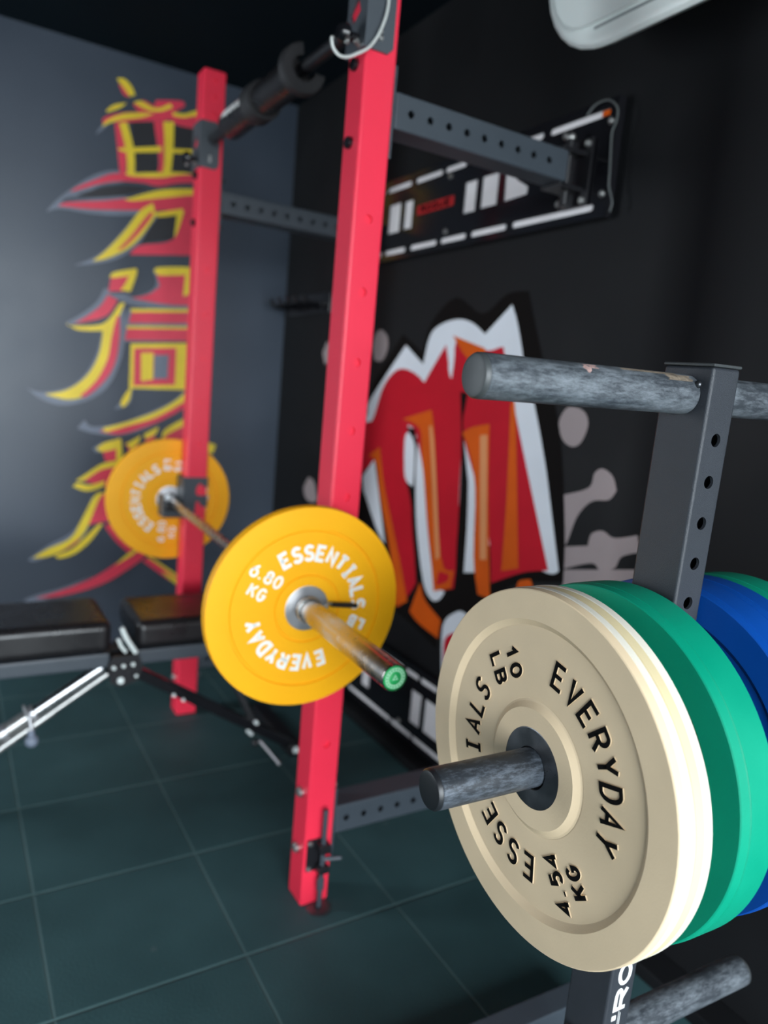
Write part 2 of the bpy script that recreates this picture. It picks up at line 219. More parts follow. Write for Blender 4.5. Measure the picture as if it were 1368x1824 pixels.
M = dict(
    floor=floor_mat(),
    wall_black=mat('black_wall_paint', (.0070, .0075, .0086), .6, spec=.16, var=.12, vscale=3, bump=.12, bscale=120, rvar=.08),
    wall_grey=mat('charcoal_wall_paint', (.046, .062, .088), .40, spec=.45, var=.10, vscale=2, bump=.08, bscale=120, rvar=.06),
    ceiling=mat('dark_ceiling_paint', (.0035, .0072, .0105), .85, spec=.06, var=.1, vscale=2),
    concrete=mat('concrete', (.42, .41, .39), .85, var=.1, vscale=3, bump=.2),
    wall_white=mat('white_wall_paint', (.55, .56, .58), .6, var=.03, vscale=2),
    red=mat('red_powder_coat', (.80, .028, .065), .36, spec=.45, var=.03, vscale=5, bump=.06, bscale=500),
    steel_black=mat('black_powder_coat', (.042, .053, .066), .42, bump=.10, bscale=700, var=.05, vscale=20),
    tree_black=mat('textured_black_coat', (.027, .031, .038), .42, spec=.4, bump=.35, bscale=900, var=.06, vscale=20),
    steel_grey=mat('grey_powder_coat', (.062, .073, .086), .42, bump=.08, bscale=700),
    black=mat('black_plastic', (.008, .008, .010), .35),
    gloss_black=mat('glossy_black', (.008, .008, .010), .12),
    rubber_black=mat('black_rubber', (.012, .012, .014), .6, bump=.2),
    zinc=mat('zinc_plate', (.40, .40, .39), .36, metal=.9, rvar=.1, vscale=60),
    chrome=mat('chrome', (.42, .43, .44), .28, metal=1., rvar=.05, vscale=40),
    sleeve=mat('bar_sleeve_chrome', (.42, .40, .37), .24, metal=1., rvar=.05, vscale=60),
    hub=mat('hub_steel', (.10, .105, .115), .33, metal=.85, var=.35, vscale=22, rvar=.12),
    hub_bright=mat('bright_hub_steel', (.50, .50, .52), .38, metal=.9, rvar=.1, vscale=30),
    yellow=mat('yellow_rubber', (.90, .41, .003), .5, spec=.3, var=.03, vscale=5, bump=.08, bscale=300),
    tan=mat('tan_rubber', (.66, .515, .34), .58, spec=.3, var=.07, vscale=7, bump=.10, bscale=300, rvar=.05),
    tan2=mat('cream_rubber', (.60, .50, .30), .58, spec=.3, var=.06, vscale=7, bump=.10, bscale=300),
    tan_rim=mat('pale_cream_rubber', (.66, .62, .53), .6, var=.05, vscale=14, bump=.1, bscale=300, spec=.3),  # paler cream tone for the rear strip of the tan rims
    green=mat('green_rubber', (.000, .255, .150), .5, spec=.3, var=.08, vscale=9, bump=.08, bscale=300, rvar=.08),
    blue=mat('blue_rubber', (.001, .058, .31), .5, spec=.3, var=.10, vscale=9, bump=.08, bscale=300, rvar=.08),
    ink_black=mat('black_ink', (.003, .003, .003), .9, spec=.1),
    ink_white=mat('white_ink', (.84, .84, .82), .5),
    cable=mat('clear_coated_cable', (.55, .57, .55), .3),
    peg=worn_steel('worn_peg_steel', (.040, .047, .056), (.20, .225, .25), .44, (1, 1, .28), .51),
    peg_dark=worn_steel('scuffed_peg_steel', (.020, .025, .032), (.14, .165, .20), .40, (1, 1, .3), .53),
    cap=mat('peg_end_cap', (.045, .05, .052), .45, var=.15, vscale=30),
    cap_dark=mat('dark_peg_end_cap', (.010, .011, .013), .4, var=.2, vscale=30),
    vinyl=mat('black_vinyl', (.012, .011, .012), .30, bump=.15, bscale=60, rvar=.08, vscale=12),
    ac=mat('white_plastic', (.74, .80, .78), .35),
    board=mat('pale_primer', (.80, .77, .78), .7, var=.08, vscale=10),
    bone=mat('mauve_grey_paint', (.33, .275, .275), .7, spec=.1, var=.06, vscale=8),
    p_black=mat('brown_black_paint', (.0045, .0034, .0031), .8, spec=.1),
    p_white=mat('white_paint', (.70, .73, .78), .6, spec=.2, var=.04, vscale=6),
    p_red=mat('red_paint', (.50, .005, .018), .6, spec=.15, var=.06, vscale=8),
    p_orange=mat('orange_paint', (.62, .09, .003), .6, spec=.15, var=.08, vscale=9),
    p_peach=mat('peach_paint', (.68, .26, .09), .5),
    k_red=mat('mural_red', (.82, .045, .095), .45, var=.08, vscale=9),
    k_yellow=mat('mural_yellow', (.95, .70, .035), .45, var=.08, vscale=9),
    k_halo=mat('mural_blue_grey', (.17, .20, .26), .45, var=.1, vscale=9),
    k_dark=mat('mural_charcoal', (.016, .017, .022), .45),
    cap_green=mat('green_end_cap', (.02, .38, .10), .4),
    cap_pale=mat('pale_green_ink', (.34, .68, .42), .4),
    logo_red=mat('red_badge', (.45, .008, .012), .4),
    leaf=mat('dry_leaf', (.40, .22, .08), .7),
    scuff_pink=mat('pink_scuff', (.34, .22, .20), .6, var=.3, vscale=200), scuff_tan=mat('tan_scuff', (.20, .16, .12), .5, var=.5, vscale=160),
    lan_glint=mat('grey_cable_glint', (.10, .11, .11), .35),
    vent=mat('vent_grey', (.22, .25, .25), .5),
)

# ------------------------------------------------------------------ mesh helpers
def bm_(): return bmesh.new()

def box(bm, a, b, bev=0., mi=0, seg=2):
    a, b = V(a), V(b)
    r = bmesh.ops.create_cube(bm, size=1., matrix=Matrix.Translation((a+b)/2) @ Matrix.Diagonal((*[abs(x) for x in (b-a)], 1)))
    vs = r['verts']; fs = {f for v in vs for f in v.link_faces}
    for f in fs: f.material_index = mi
    if bev:
        es = list({e for v in vs for e in v.link_edges})
        q = bmesh.ops.bevel(bm, geom=es, offset=bev, segments=seg, profile=.5, affect='EDGES')
        for f in q['faces']: f.material_index = mi
    return vs

def beam(bm, p0, p1, wx, wz, bev=0., mi=0, up=(0, 0, 1)):
    # a box running from p0 to p1, wx wide and wz tall
    p0, p1 = V(p0), V(p1); d = p1 - p0; L = d.length; d.normalize()
    s = d.cross(V(up)); s.normalize(); u = s.cross(d)
    mtx = Matrix((( d.x, s.x, u.x, 0), (d.y, s.y, u.y, 0), (d.z, s.z, u.z, 0), (0, 0, 0, 1)))
    mtx.translation = (p0+p1)/2
    r = bmesh.ops.create_cube(bm, size=1., matrix=mtx @ Matrix.Diagonal((L, wx, wz, 1)))
    vs = r['verts']
    for f in {f for v in vs for f in v.link_faces}: f.material_index = mi
    if bev:
        es = list({e for v in vs for e in v.link_edges})
        q = bmesh.ops.bevel(bm, geom=es, offset=bev, segments=2, profile=.5, affect='EDGES')
        for f in q['faces']: f.material_index = mi

def frame_to(p0, p1):
    d = V(p1) - V(p0); L = d.length; d.normalize()
    q = d.to_track_quat('Z', 'Y').to_matrix().to_4x4(); q.translation = V(p0)
    return q, L

def lathe(bm, prof, seg=48, mtx=None, mis=None, closed=False, a0=0., a1=2*PI):
    # prof: (radius, z) points; revolves about local z
    full = abs(a1-a0-2*PI) < 1e-6
    n = seg if full else seg+1
    rings = []
    for (r, z) in prof:
        if r < 1e-7:
            v = bm.verts.new((0, 0, z)); rings.append([v]*n)
        else:
            rings.append([bm.verts.new((r*math.cos(a0+(a1-a0)*i/seg), r*math.sin(a0+(a1-a0)*i/seg), z)) for i in range(n)])
    pairs = list(zip(range(len(prof)-1), range(1, len(prof))))
    if closed: pairs.append((len(prof)-1, 0))
    for k, (i, j) in enumerate(pairs):
        A, B = rings[i], rings[j]
        for t in range(seg):
            s = (t+1) % n
            q = [A[t], A[s], B[s], B[t]]
            q = [x for m_, x in enumerate(q) if x not in q[:m_]]
            if len(q) < 3: continue
            try: f = bm.faces.new(q)
            except ValueError: continue
            f.smooth = True
            if mis: f.material_index = mis[k]
    if not full and closed:
        for t in (0, n-1):
            try: bm.faces.new([R_[t] for R_ in rings])
            except ValueError: pass
    vs = list({v for R_ in rings for v in R_})
    if mtx is not None: bmesh.ops.transform(bm, matrix=mtx, verts=vs)
    return vs

def rod(bm, p0, p1, r, seg=20, mi=0, r2=None, bev=0.):
    m, L = frame_to(p0, p1); r2 = r if r2 is None else r2
    prof = [(0, 0), (r-bev, 0), (r, bev), (r2, L-bev), (r2-bev, L), (0, L)] if bev else [(0, 0), (r, 0), (r2, L), (0, L)]
    lathe(bm, prof, seg, m, [mi]*(len(prof)-1))

def ball(bm, c, r, mi=0, sc=(1, 1, 1)):
    q = bmesh.ops.create_uvsphere(bm, u_segments=20, v_segments=12, radius=r, matrix=Matrix.Translation(c) @ Matrix.Diagonal((*sc, 1)))
    for f in {f for v in q['verts'] for f in v.link_faces}: f.material_index = mi; f.smooth = True

def sweep(bm, pts, r, seg=10, mi=0, sub=6):
    P = spline(pts, sub, False); n = len(P); rings = []
    prev = V((.13, .27, .95))
    for i, p in enumerate(P):
        d = (P[min(i+1, n-1)] - P[max(i-1, 0)]).normalized()
        s = d.cross(prev).normalized(); prev = s.cross(d)
        rings.append([bm.verts.new(p + r*(math.cos(2*PI*k/seg)*s + math.sin(2*PI*k/seg)*prev)) for k in range(seg)])
    for A, B in zip(rings, rings[1:]):
        for k in range(seg):
            f = bm.faces.new([A[k], A[(k+1) % seg], B[(k+1) % seg], B[k]]); f.smooth = True; f.material_index = mi
    for R_ in (rings[0], rings[-1]):
        f = bm.faces.new(R_); f.material_index = mi

def spline(pts, sub, closed):
    P = [V(p) for p in pts]; n = len(P); out = []
    rng = range(n) if closed else range(n-1)
    for i in rng:
        a, b, c, d = (P[(i-1) % n], P[i], P[(i+1) % n], P[(i+2) % n]) if closed else (P[max(i-1, 0)], P[i], P[i+1], P[min(i+2, n-1)])
        for k in range(sub):
            t = k/sub
            out.append(.5*((2*b) + (c-a)*t + (2*a-5*b+4*c-d)*t*t + (3*b-a-3*c+d)*t**3))
    if not closed: out.append(P[-1])
    return out

def soft_outline(pts, sharp=62):
    # rounds the gentle corners of an outline, keeps the sharp ones
    P = [V((*p, 0)) for p in pts]; n = len(P)
    def is_sharp(i):
        a = (P[i]-P[i-1]); b = (P[(i+1) % n]-P[i])
        return a.length > 1e-6 and b.length > 1e-6 and math.degrees(a.angle(b)) > sharp
    S = [is_sharp(i) for i in range(n)]; out = []
    for i in range(n):
        b, c = P[i], P[(i+1) % n]
        a = b + (b-c)*.0 if S[i] else P[i-1]
        d = c if S[(i+1) % n] else P[(i+2) % n]
        if S[i]: a = b
        for k in range(4):
            t = k/4
            out.append(.5*((2*b) + (c-a)*t + (2*a-5*b+4*c-d)*t*t + (3*b-a-3*c+d)*t**3))
    return [(p.x, p.y) for p in out]

def fill_poly(loops, thick):
    # filled outline (first loop) with holes (other loops), given a thickness, as mesh data in its own xy plane
    cu = bpy.data.curves.new('tmp', 'CURVE'); cu.dimensions = '2D'; cu.fill_mode = 'BOTH'; cu.extrude = thick/2
    for lp in loops:
        s = cu.splines.new('POLY'); s.points.add(len(lp)-1); s.use_cyclic_u = True
        for p, q in zip(s.points, lp): p.co = (q[0], q[1], 0, 1)
    o = bpy.data.objects.new('tmp', cu); C.objects.link(o)
    dg = bpy.context.evaluated_depsgraph_get(); dg.update()
    me = bpy.data.meshes.new_from_object(o.evaluated_get(dg))
    bpy.data.objects.remove(o); bpy.data.curves.remove(cu)
    return me

def add_plate(bm, loops, thick, mtx, mi=0):
    me = fill_poly(loops, thick)
    t = bmesh.new(); t.from_mesh(me); bpy.data.meshes.remove(me)
    bmesh.ops.remove_doubles(t, verts=t.verts, dist=1e-6)
    bmesh.ops.transform(t, matrix=mtx, verts=t.verts)
    for f in t.faces: f.material_index = mi; f.smooth = False
    tm = bpy.data.meshes.new('tmp'); t.to_mesh(tm); t.free(); bm.from_mesh(tm); bpy.data.meshes.remove(tm)

def even(o):
    md = o.modifiers.new('even_normals', 'WEIGHTED_NORMAL'); md.mode = 'FACE_AREA'; md.weight = 100; md.keep_sharp = True

def obj(name, bm, mats, parent=None, loc=None, sharp=35, smooth=True):
    if not isinstance(mats, (list, tuple)): mats = [mats]
    bmesh.ops.recalc_face_normals(bm, faces=bm.faces)
    me = bpy.data.meshes.new(name); bm.to_mesh(me); bm.free()
    for m in mats: me.materials.append(M[m] if isinstance(m, str) else m)
    if smooth:
        for p in me.polygons: p.use_smooth = True
        me.set_sharp_from_angle(angle=math.radians(sharp))
    o = bpy.data.objects.new(name, me); C.objects.link(o)
    if smooth: even(o)
    if parent is not None: o.parent = parent
    if loc is not None: o.location = loc
    return o

def cut(o, cutters):
    # subtract a list of meshes from an object, keep the result as plain mesh
    tmp = []; o.modifiers.clear()
    for bm in cutters:
        bmesh.ops.recalc_face_normals(bm, faces=bm.faces)
        me = bpy.data.meshes.new('tmp'); bm.to_mesh(me); bm.free()
        k = bpy.data.objects.new('tmp', me); C.objects.link(k); tmp.append(k)
        md = o.modifiers.new('b', 'BOOLEAN'); md.operation = 'DIFFERENCE'; md.object = k; md.solver = 'EXACT'
        k.parent = o.parent
    dg = bpy.context.evaluated_depsgraph_get(); dg.update()
    me = bpy.data.meshes.new_from_object(o.evaluated_get(dg))
    old = o.data; o.modifiers.clear(); o.data = me; me.name = o.name; bpy.data.meshes.remove(old)
    for p in me.polygons: p.use_smooth = True
    me.set_sharp_from_angle(angle=math.radians(50)); even(o)
    for k in tmp:
        d = k.data; bpy.data.objects.remove(k); bpy.data.meshes.remove(d)

def thing(name, label, cat, loc=(0, 0, 0), rot=None, group=None, mtx=None):
    o = bpy.data.objects.new(name, None); C.objects.link(o); o.empty_display_size = .05
    if mtx is not None: o.matrix_world = mtx
    else:
        o.location = loc
        if rot: o.rotation_euler = rot
    return tag(o, label, cat, group)
def tag(o, label, cat, group=None):
    o['label'] = label; o['category'] = cat
    if group: o['group'] = group
    return o
def struct(name, bm, m, **k):
    o = obj(name, bm, m, **k); o['kind'] = 'structure'; return o
def part_label(o, s): o['label'] = s; return o

# ------------------------------------------------------------------ stroke lettering
def arc(cx, cy, rx, ry, a, b, n=9): return [(cx+rx*math.cos(math.radians(a+(b-a)*i/n)), cy+ry*math.sin(math.radians(a+(b-a)*i/n))) for i in range(n+1)]
def glyph(ch):
    # strokes in a cell 1 wide, 1 tall: list of (points, closed)
    if ch == 'E': return [([(1, 1), (0, 1), (0, 0), (1, 0)], 0), ([(0, .5), (.85, .5)], 0)]
    if ch == 'V': return [([(0, 1), (.5, 0), (1, 1)], 0)]
    if ch == 'R': return [([(0, 0), (0, 1), (.6, 1)]+arc(.6, .74, .4, .26, 80, -80)+[(.6, .48), (0, .48)], 0), ([(.5, .48), (1, 0)], 0)]
    if ch == 'Y': return [([(0, 1), (.5, .48), (1, 1)], 0), ([(.5, .48), (.5, 0)], 0)]
    if ch == 'D': return [([(0, 0), (0, 1), (.45, 1)]+arc(.45, .5, .55, .5, 80, -80)+[(.45, 0)], 1)]
    if ch == 'A': return [([(0, 0), (.5, 1), (1, 0)], 0), ([(.18, .32), (.82, .32)], 0)]
    if ch == 'S': return [(arc(.5, .75, .48, .25, 25, 180)+arc(.5, .75, .48, .25, 190, 262)[1:]+arc(.5, .25, .5, .25, 82, 0)+arc(.5, .25, .5, .25, -10, -158)[1:], 0)]
    if ch == 'N': return [([(0, 0), (0, 1), (1, 0), (1, 1)], 0)]
    if ch == 'T': return [([(0, 1), (1, 1)], 0), ([(.5, 1), (.5, 0)], 0)]
    if ch == 'I': return [([(.12, 1), (.88, 1)], 0), ([(.5, 1), (.5, 0)], 0), ([(.12, 0), (.88, 0)], 0)]
    if ch == 'L': return [([(0, 1), (0, 0), (1, 0)], 0)]
    if ch == 'B': return [([(0, 0), (0, 1), (.55, 1)]+arc(.55, .76, .36, .24, 80, -80)+[(.5, .52)]+arc(.55, .26, .45, .26, 80, -80)+[(.55, 0)], 1), ([(0, .52), (.5, .52)], 0)]
    if ch == 'K': return [([(0, 0), (0, 1)], 0), ([(1, 1), (0, .38)], 0), ([(.35, .6), (1, 0)], 0)]
    if ch == 'G': return [(arc(.5, .5, .5, .5, 40, 330, 16)+[(1, .48), (.55, .48)], 0)]
    if ch in 'O0': return [(arc(.5, .5, .5, .5, 0, 360, 24)[:-1], 1)]
    if ch == 'U': return [([(0, 1), (0, .4)]+arc(.5, .38, .5, .38, 190, 350)+[(1, .4), (1, 1)], 0)]
    if ch == 'M': return [([(0, 0), (0, 1), (.5, .3), (1, 1), (1, 0)], 0)]
    if ch == 'P': return [([(0, 0), (0, 1), (.6, 1)]+arc(.6, .73, .4, .27, 80, -80)+[(.6, .46), (0, .46)], 0)]
    if ch == '1': return [([(.1, .72), (.55, 1), (.55, 0)], 0)]
    if ch == '4': return [([(.75, 0), (.75, 1), (0, .28), (1, .28)], 0)]
    if ch == '5': return [([(.92, 1), (.12, 1), (.06, .55)]+arc(.5, .32, .48, .32, 130, -140, 14), 0)]
    if ch == '6': return [([(.85, 1), (.35, .72)]+arc(.5, .32, .49, .32, 150, 510, 22), 0)]
    if ch == '8': return [(arc(.5, .27, .48, .27, 0, 360, 20)[:-1], 1), (arc(.5, .76, .40, .24, 0, 360, 20)[:-1], 1)]
    if ch == '.': return [([(.4, .0), (.4, .14)], 0)]
    return []

def ribbon(bm, pts, closed, w, z0, z1, xf, mi_top=0, mi_side=1):
    n = len(pts); P = [V((*p, 0)) for p in pts]; Lft, Rgt = [], []
    for i in range(n):
        a = P[i-1] if (closed or i) else None; b = P[(i+1) % n] if (closed or i < n-1) else None
        d1 = (P[i]-a).normalized() if a is not None else None; d2 = (b-P[i]).normalized() if b is not None else None
        if d1 is None: d1 = d2
        if d2 is None: d2 = d1
        n1 = V((-d1.y, d1.x, 0)); n2 = V((-d2.y, d2.x, 0)); m = n1+n2
        if m.length < .3: m = n1
        else: m = m.normalized(); m = m/max(.45, m.dot(n1))
        p = P[i]
        if not closed and i == 0: p = p - d2*w*.0
        Lft.append(p+m*w/2); Rgt.append(p-m*w/2)
    vs = lambda arr, z: [bm.verts.new(xf(q.x, q.y, z)) for q in arr]
    LT, RT, LB, RB = vs(Lft, z1), vs(Rgt, z1), vs(Lft, z0), vs(Rgt, z0)
    for i in range(n if closed else n-1):
        j = (i+1) % n
        for q, mi in (([LT[i], LT[j], RT[j], RT[i]], mi_top), ([LB[i], LB[j], LT[j], LT[i]], mi_side), ([RT[i], RT[j], RB[j], RB[i]], mi_side)):
            f = bm.faces.new(q); f.material_index = mi
    if not closed:
        for i in (0, n-1):
            f = bm.faces.new([LB[i], LT[i], RT[i], RB[i]]); f.material_index = mi_side

def letter(bm, ch, w, h, stroke, z0, z1, xf, mi_top=0, mi_side=1):
    k = stroke/2
    for pts, cl in glyph(ch):
        q = [(k+x*(w-stroke)-w/2, k+y*(h-stroke)) for x, y in pts]
        ribbon(bm, q, cl, stroke, z0, z1, xf, mi_top, mi_side)

def arc_text(bm, s, a0, step, r, w, h, stroke, z0, z1, mt=0, ms=1):
    for i, ch in enumerate(s):
        t = math.radians(a0+i*step); up = V((math.sin(t), math.cos(t), 0)); rt = V((math.cos(t), -math.sin(t), 0))
        letter(bm, ch, w, h, stroke, z0, z1, lambda x, y, z: up*(r+y)+rt*x+V((0, 0, z)), mt, ms)

def block_text(bm, lines, a, stroke, z0, z1, mt=0, ms=1, h=.026, adv=.023, w=.0195, r0=.130, gap=.0045):
    # two lines reading towards the plate's centre, first line on the clockwise side
    t = math.radians(a); out = V((math.sin(t), math.cos(t), 0)); cw = V((math.cos(t), -math.sin(t), 0))
    for k, s in enumerate(lines):
        base = gap if k == 0 else -gap-h
        wid = sum(adv*(.55 if c == '.' else 1) for c in s); x = -wid/2
        for c in s:
            ad = adv*(.55 if c == '.' else 1); cx = x+ad/2; x += ad
            letter(bm, c, w, h, stroke, z0, z1, lambda X, Y, Z: out*(r0-(cx+X)) + cw*(base+Y) + V((0, 0, Z)), mt, ms)

# ------------------------------------------------------------------ camera
cam = bpy.data.cameras.new('camera'); co = bpy.data.objects.new('camera', cam); C.objects.link(co)
r_ = V((.85573, -.51001, .08725)); u_ = V((.00915, .18352, .98297)); f_ = V((.51733, .84037, -.16171))
mw = Matrix(((r_.x, u_.x, -f_.x, 0), (r_.y, u_.y, -f_.y, 0), (r_.z, u_.z, -f_.z, 0), (0, 0, 0, 1)))
mw.translation = (-.75496, -1.45904, 1.28581); co.matrix_world = mw
cam.sensor_fit = 'VERTICAL'; cam.sensor_height = 36; cam.sensor_width = 27; cam.lens = 36*1299.11/1824
cam.clip_start = .02
cam.dof.use_dof = True; cam.dof.focus_distance = .90; cam.dof.aperture_fstop = FSTOP
bpy.context.scene.camera = co

# ------------------------------------------------------------------ room
XR, YB, ZC, XL, YF = .70, 2.0, 2.58, XLEFT, YFRONT
b = bm_(); box(b, (XL-.15, YF, -.12), (XR+.15, YB+.15, 0)); struct('floor', b, 'floor')
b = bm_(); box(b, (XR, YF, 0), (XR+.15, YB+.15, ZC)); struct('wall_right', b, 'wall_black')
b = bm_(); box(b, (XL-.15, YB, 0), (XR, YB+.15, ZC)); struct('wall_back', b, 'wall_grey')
b = bm_(); box(b, (XL-.15, YF, ZC), (XR+.15, YB+.15, ZC+.12)); struct('ceiling', b, 'ceiling')
# left wall with a window opening
wy0, wy1, wz0, wz1 = WIN
b = bm_()
box(b, (XL-.15, YF, 0), (XL, wy0, ZC)); box(b, (XL-.15, wy1, 0), (XL, YB, ZC))
box(b, (XL-.15, wy0, 0), (XL, wy1, wz0)); box(b, (XL-.15, wy0, wz1), (XL, wy1, ZC))
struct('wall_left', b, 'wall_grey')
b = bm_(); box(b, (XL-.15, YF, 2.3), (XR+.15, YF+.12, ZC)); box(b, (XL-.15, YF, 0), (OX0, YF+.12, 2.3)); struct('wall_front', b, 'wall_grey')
b = bm_(); box(b, (.617, YF, 0), (XR, YB, .035), .006); struct('baseboard_right', b, 'wall_black')
b = bm_(); box(b, (-14, -16, -.20), (8, YF, -.12)); struct('ground', b, 'concrete')

# ------------------------------------------------------------------ wall paintings
def paint(shapes, name, cols, plane, parent=None, step=.0002, base=.0004, offset=0):
    mats = list(cols); b = bm_()
    for i, (c, pts) in enumerate(shapes):
        c = c[-1]; z = base + (i+offset)*step*.4
        me = fill_poly([soft_outline(pts)], .00015)
        t = bmesh.new(); t.from_mesh(me); bpy.data.meshes.remove(me)
        for v in t.verts:
            p, q, d = v.co
            v.co = (p, YB-z-d, q) if plane == 'y' else (XR-z-d, p, q)
        for f in t.faces: f.material_index = mats.index(c); f.smooth = False
        tm = bpy.data.meshes.new('tmp'); t.to_mesh(tm); t.free(); b.from_mesh(tm); bpy.data.meshes.remove(tm)
    return obj(name, b, [cols[k] for k in mats], parent, smooth=False)

kc = dict(r='k_red', y='k_yellow', h='k_halo', k='k_dark')
kr = thing('character_mural', 'red and yellow painted column of brush characters on the charcoal back wall', 'mural', (0, 0, 0))
s1, s2 = KANJI_SPLIT
for n_, (i0, i1) in enumerate(((0, s1), (s1, s2), (s2, len(KANJI)))):
    o = paint(KANJI[i0:i1], 'painted_character', kc, 'y', kr, offset=i0)
part_label(kr.children[0], 'topmost painted character, with a flame-like crown')
part_label(kr.children[1], 'middle painted character, with a small square window')
part_label(kr.children[2], 'lowest painted character, with long sweeping tails')
cc = dict(k='p_black', w='p_white', r='p_red', o='p_orange', p='p_peach', g='bone')
cl = thing('graffiti_mural', 'red, white and orange graffiti with jagged claw shapes on the black wall', 'mural', (0, 0, 0))
bones = [s for s in CLAW if s[0][0] == 'g']; claws = [('c'+s[0][-1], s[1]) for s in CLAW if s[0][0] == 'c']
for k_, s in enumerate(bones): part_label(paint([('g', s[1])], 'painted_bone', cc, 'x', cl, offset=k_), 'mauve grey bone shape')
paint(claws, 'painted_claws', cc, 'x', cl, offset=8)

# ------------------------------------------------------------------ wall-mounted folding rack
D, UW, UH = 1.146, .0762, 2.2955
rack = thing('folding_squat_rack', 'red and black fold-back squat rack of two uprights fixed to the black wall', 'squat rack', (0, 0, 0))
def upright(y0):
    b = bm_(); box(b, (0, y0, 0), (UW, y0+UW, UH), .006, seg=3)
    o = obj('upright', b, 'red', rack)
    holes = bm_()
    zs = [1.65-k*.1524 for k in range(0, 10)] + [2.258, 2.207, 2.156]
    for z in zs:          # plugged, shallow round holes on both drilled faces
        if z > .3:
            rod(holes, (UW/2, y0-.01, z), (UW/2, y0+.0075, z), .0098, 20); rod(holes, (UW/2, y0+UW-.0075, z), (UW/2, y0+UW+.01, z), .0098, 20)
    cut(o, [holes])
    return o
for y0, nm in ((0, 'near'), (D, 'far')):
    u = upright(y0)
    part_label(u, 'red square-tube upright ' + ('nearer the plate tree' if y0 == 0 else 'nearer the character mural'))
    for z in (1.96, 1.805, .292, .141):
        b = bm_(); yc = y0+.041
        lathe(b, [(0, -.010), (.010, -.010), (.0125, -.007), (.0125, 0), (0, 0)], 16, Matrix.Translation((0, yc, z)) @ Matrix.Rotation(PI/2, 4, 'Y'))
        lathe(b, [(0, 0), (.006, 0), (.006, .022), (0, .022)], 12, Matrix.Translation((UW, yc, z)) @ Matrix.Rotation(PI/2, 4, 'Y'))
        lathe(b, [(0, .006), (.013, .006), (.013, .017), (0, .017)], 6, Matrix.Translation((UW, yc, z)) @ Matrix.Rotation(PI/2, 4, 'Y'))
        obj('bolt', b, 'gloss_black' if z > 1 else 'zinc', u)
def arm(y0, zb, x0):
    b = bm_(); box(b, (UW+.006, y0, zb), (.592, y0+UW, zb+.0755), .005)
    o = obj('arm', b, 'steel_black', rack)
    inner = bm_(); box(inner, (UW-.02, y0+.005, zb+.005), (.62, y0+UW-.005, zb+.0705))
    holes = bm_()
    for k in range(9): rod(holes, (x0+k*.0508, y0-.01, zb+.0378), (x0+k*.0508, y0+UW+.01, zb+.0378), .0082, 16)
    cut(o, [inner, holes])
    b = bm_(); box(b, (UW, y0+.002, zb-.062), (UW+.006, y0+UW-.002, zb+.125), .002)
    obj('flange', b, 'steel_black', o)
    # hinge carrying the arm at the stringer
    b = bm_()
    box(b, (.575, y0+.002, zb+.0758), (.662, y0+UW-.002, zb+.086), .002); box(b, (.575, y0+.002, zb-.011), (.662, y0+UW-.002, zb-.0003), .002)
    box(b, (.655, y0-.012, zb-.045), (.6635, y0+UW+.012, zb+.12), .002)
    rod(b, (.627, y0+.038, zb-.045), (.627, y0+.038, zb+.118), .0115, 18, bev=.002)
    h = obj('hinge', b, 'black', o)
    b = bm_()
    for z in (zb-.032, zb+.106):
        for yy in (y0+.002, y0+UW-.012): lathe(b, [(0, 0), (.009, 0), (.009, .005), (.006, .008), (0, .008)], 14, Matrix.Translation((.655, yy, z)) @ Matrix.Rotation(-PI/2, 4, 'Y'))
    ball(b, (.627, y0+.038, zb+.121), .012)
    obj('hinge_bolt', b, 'zinc', h)
    return o
for y0 in (0, D):
    for zb, x0 in ((1.845, .123), (.180, .112)): arm(y0, zb, x0)

def stringer(slots, z0, z1):
    # steel wall panel with long slots, over a strip of pale bare wallboard
    out = [(-.072, z0), (1.32, z0), (1.32, z1), (-.072, z1)]
    # loops are (y, z); mapping to world: local x -> y, local y -> z, local z -> x
    mt = Matrix(((0, 0, 1, .6685), (1, 0, 0, 0), (0, 1, 0, 0), (0, 0, 0, 1)))
    b = bm_(); add_plate(b, [out]+slots, .004, mt)
    # folded lips
    box(b, (.6665, -.072, z1), (.6905, 1.32, z1+.004)); box(b, (.6665, -.072, z0-.004), (.6905, 1.32, z0)); box(b, (.6707, -.072, z0), (.6905, -.068, z1))
    o = obj('stringer', b, 'gloss_black', rack, smooth=False)
    b = bm_(); box(b, (.6712, -.060, z0+.012), (.6905, 1.305, z1-.012)); part_label(obj('backing_board', b, 'board', o), 'pale board showing through the slots')
    b = bm_()
    for y in (-.055, .10, .62, 1.10, 1.29):
        for z in (z0+.052, z1-.052): lathe(b, [(0, 0), (.009, 0), (.009, .004), (.006, .007), (0, .007)], 14, Matrix.Translation((.6665, y, z)) @ Matrix.Rotation(-PI/2, 4, 'Y'))
    obj('lag_screw', b, 'zinc', o)
    return o
def capsule(y0, y1, z, r):
    return [(y0+r+r*math.cos(t), z+r*math.sin(t)) for t in [PI/2+PI*i/6 for i in range(7)]] + [(y1-r+r*math.cos(t), z+r*math.sin(t)) for t in [-PI/2+PI*i/6 for i in range(7)]]
def rect(y0, y1, z0, z1, s=0): return [(y0, z0), (y1, z0), (y1+s, z1), (y0+s, z1)]
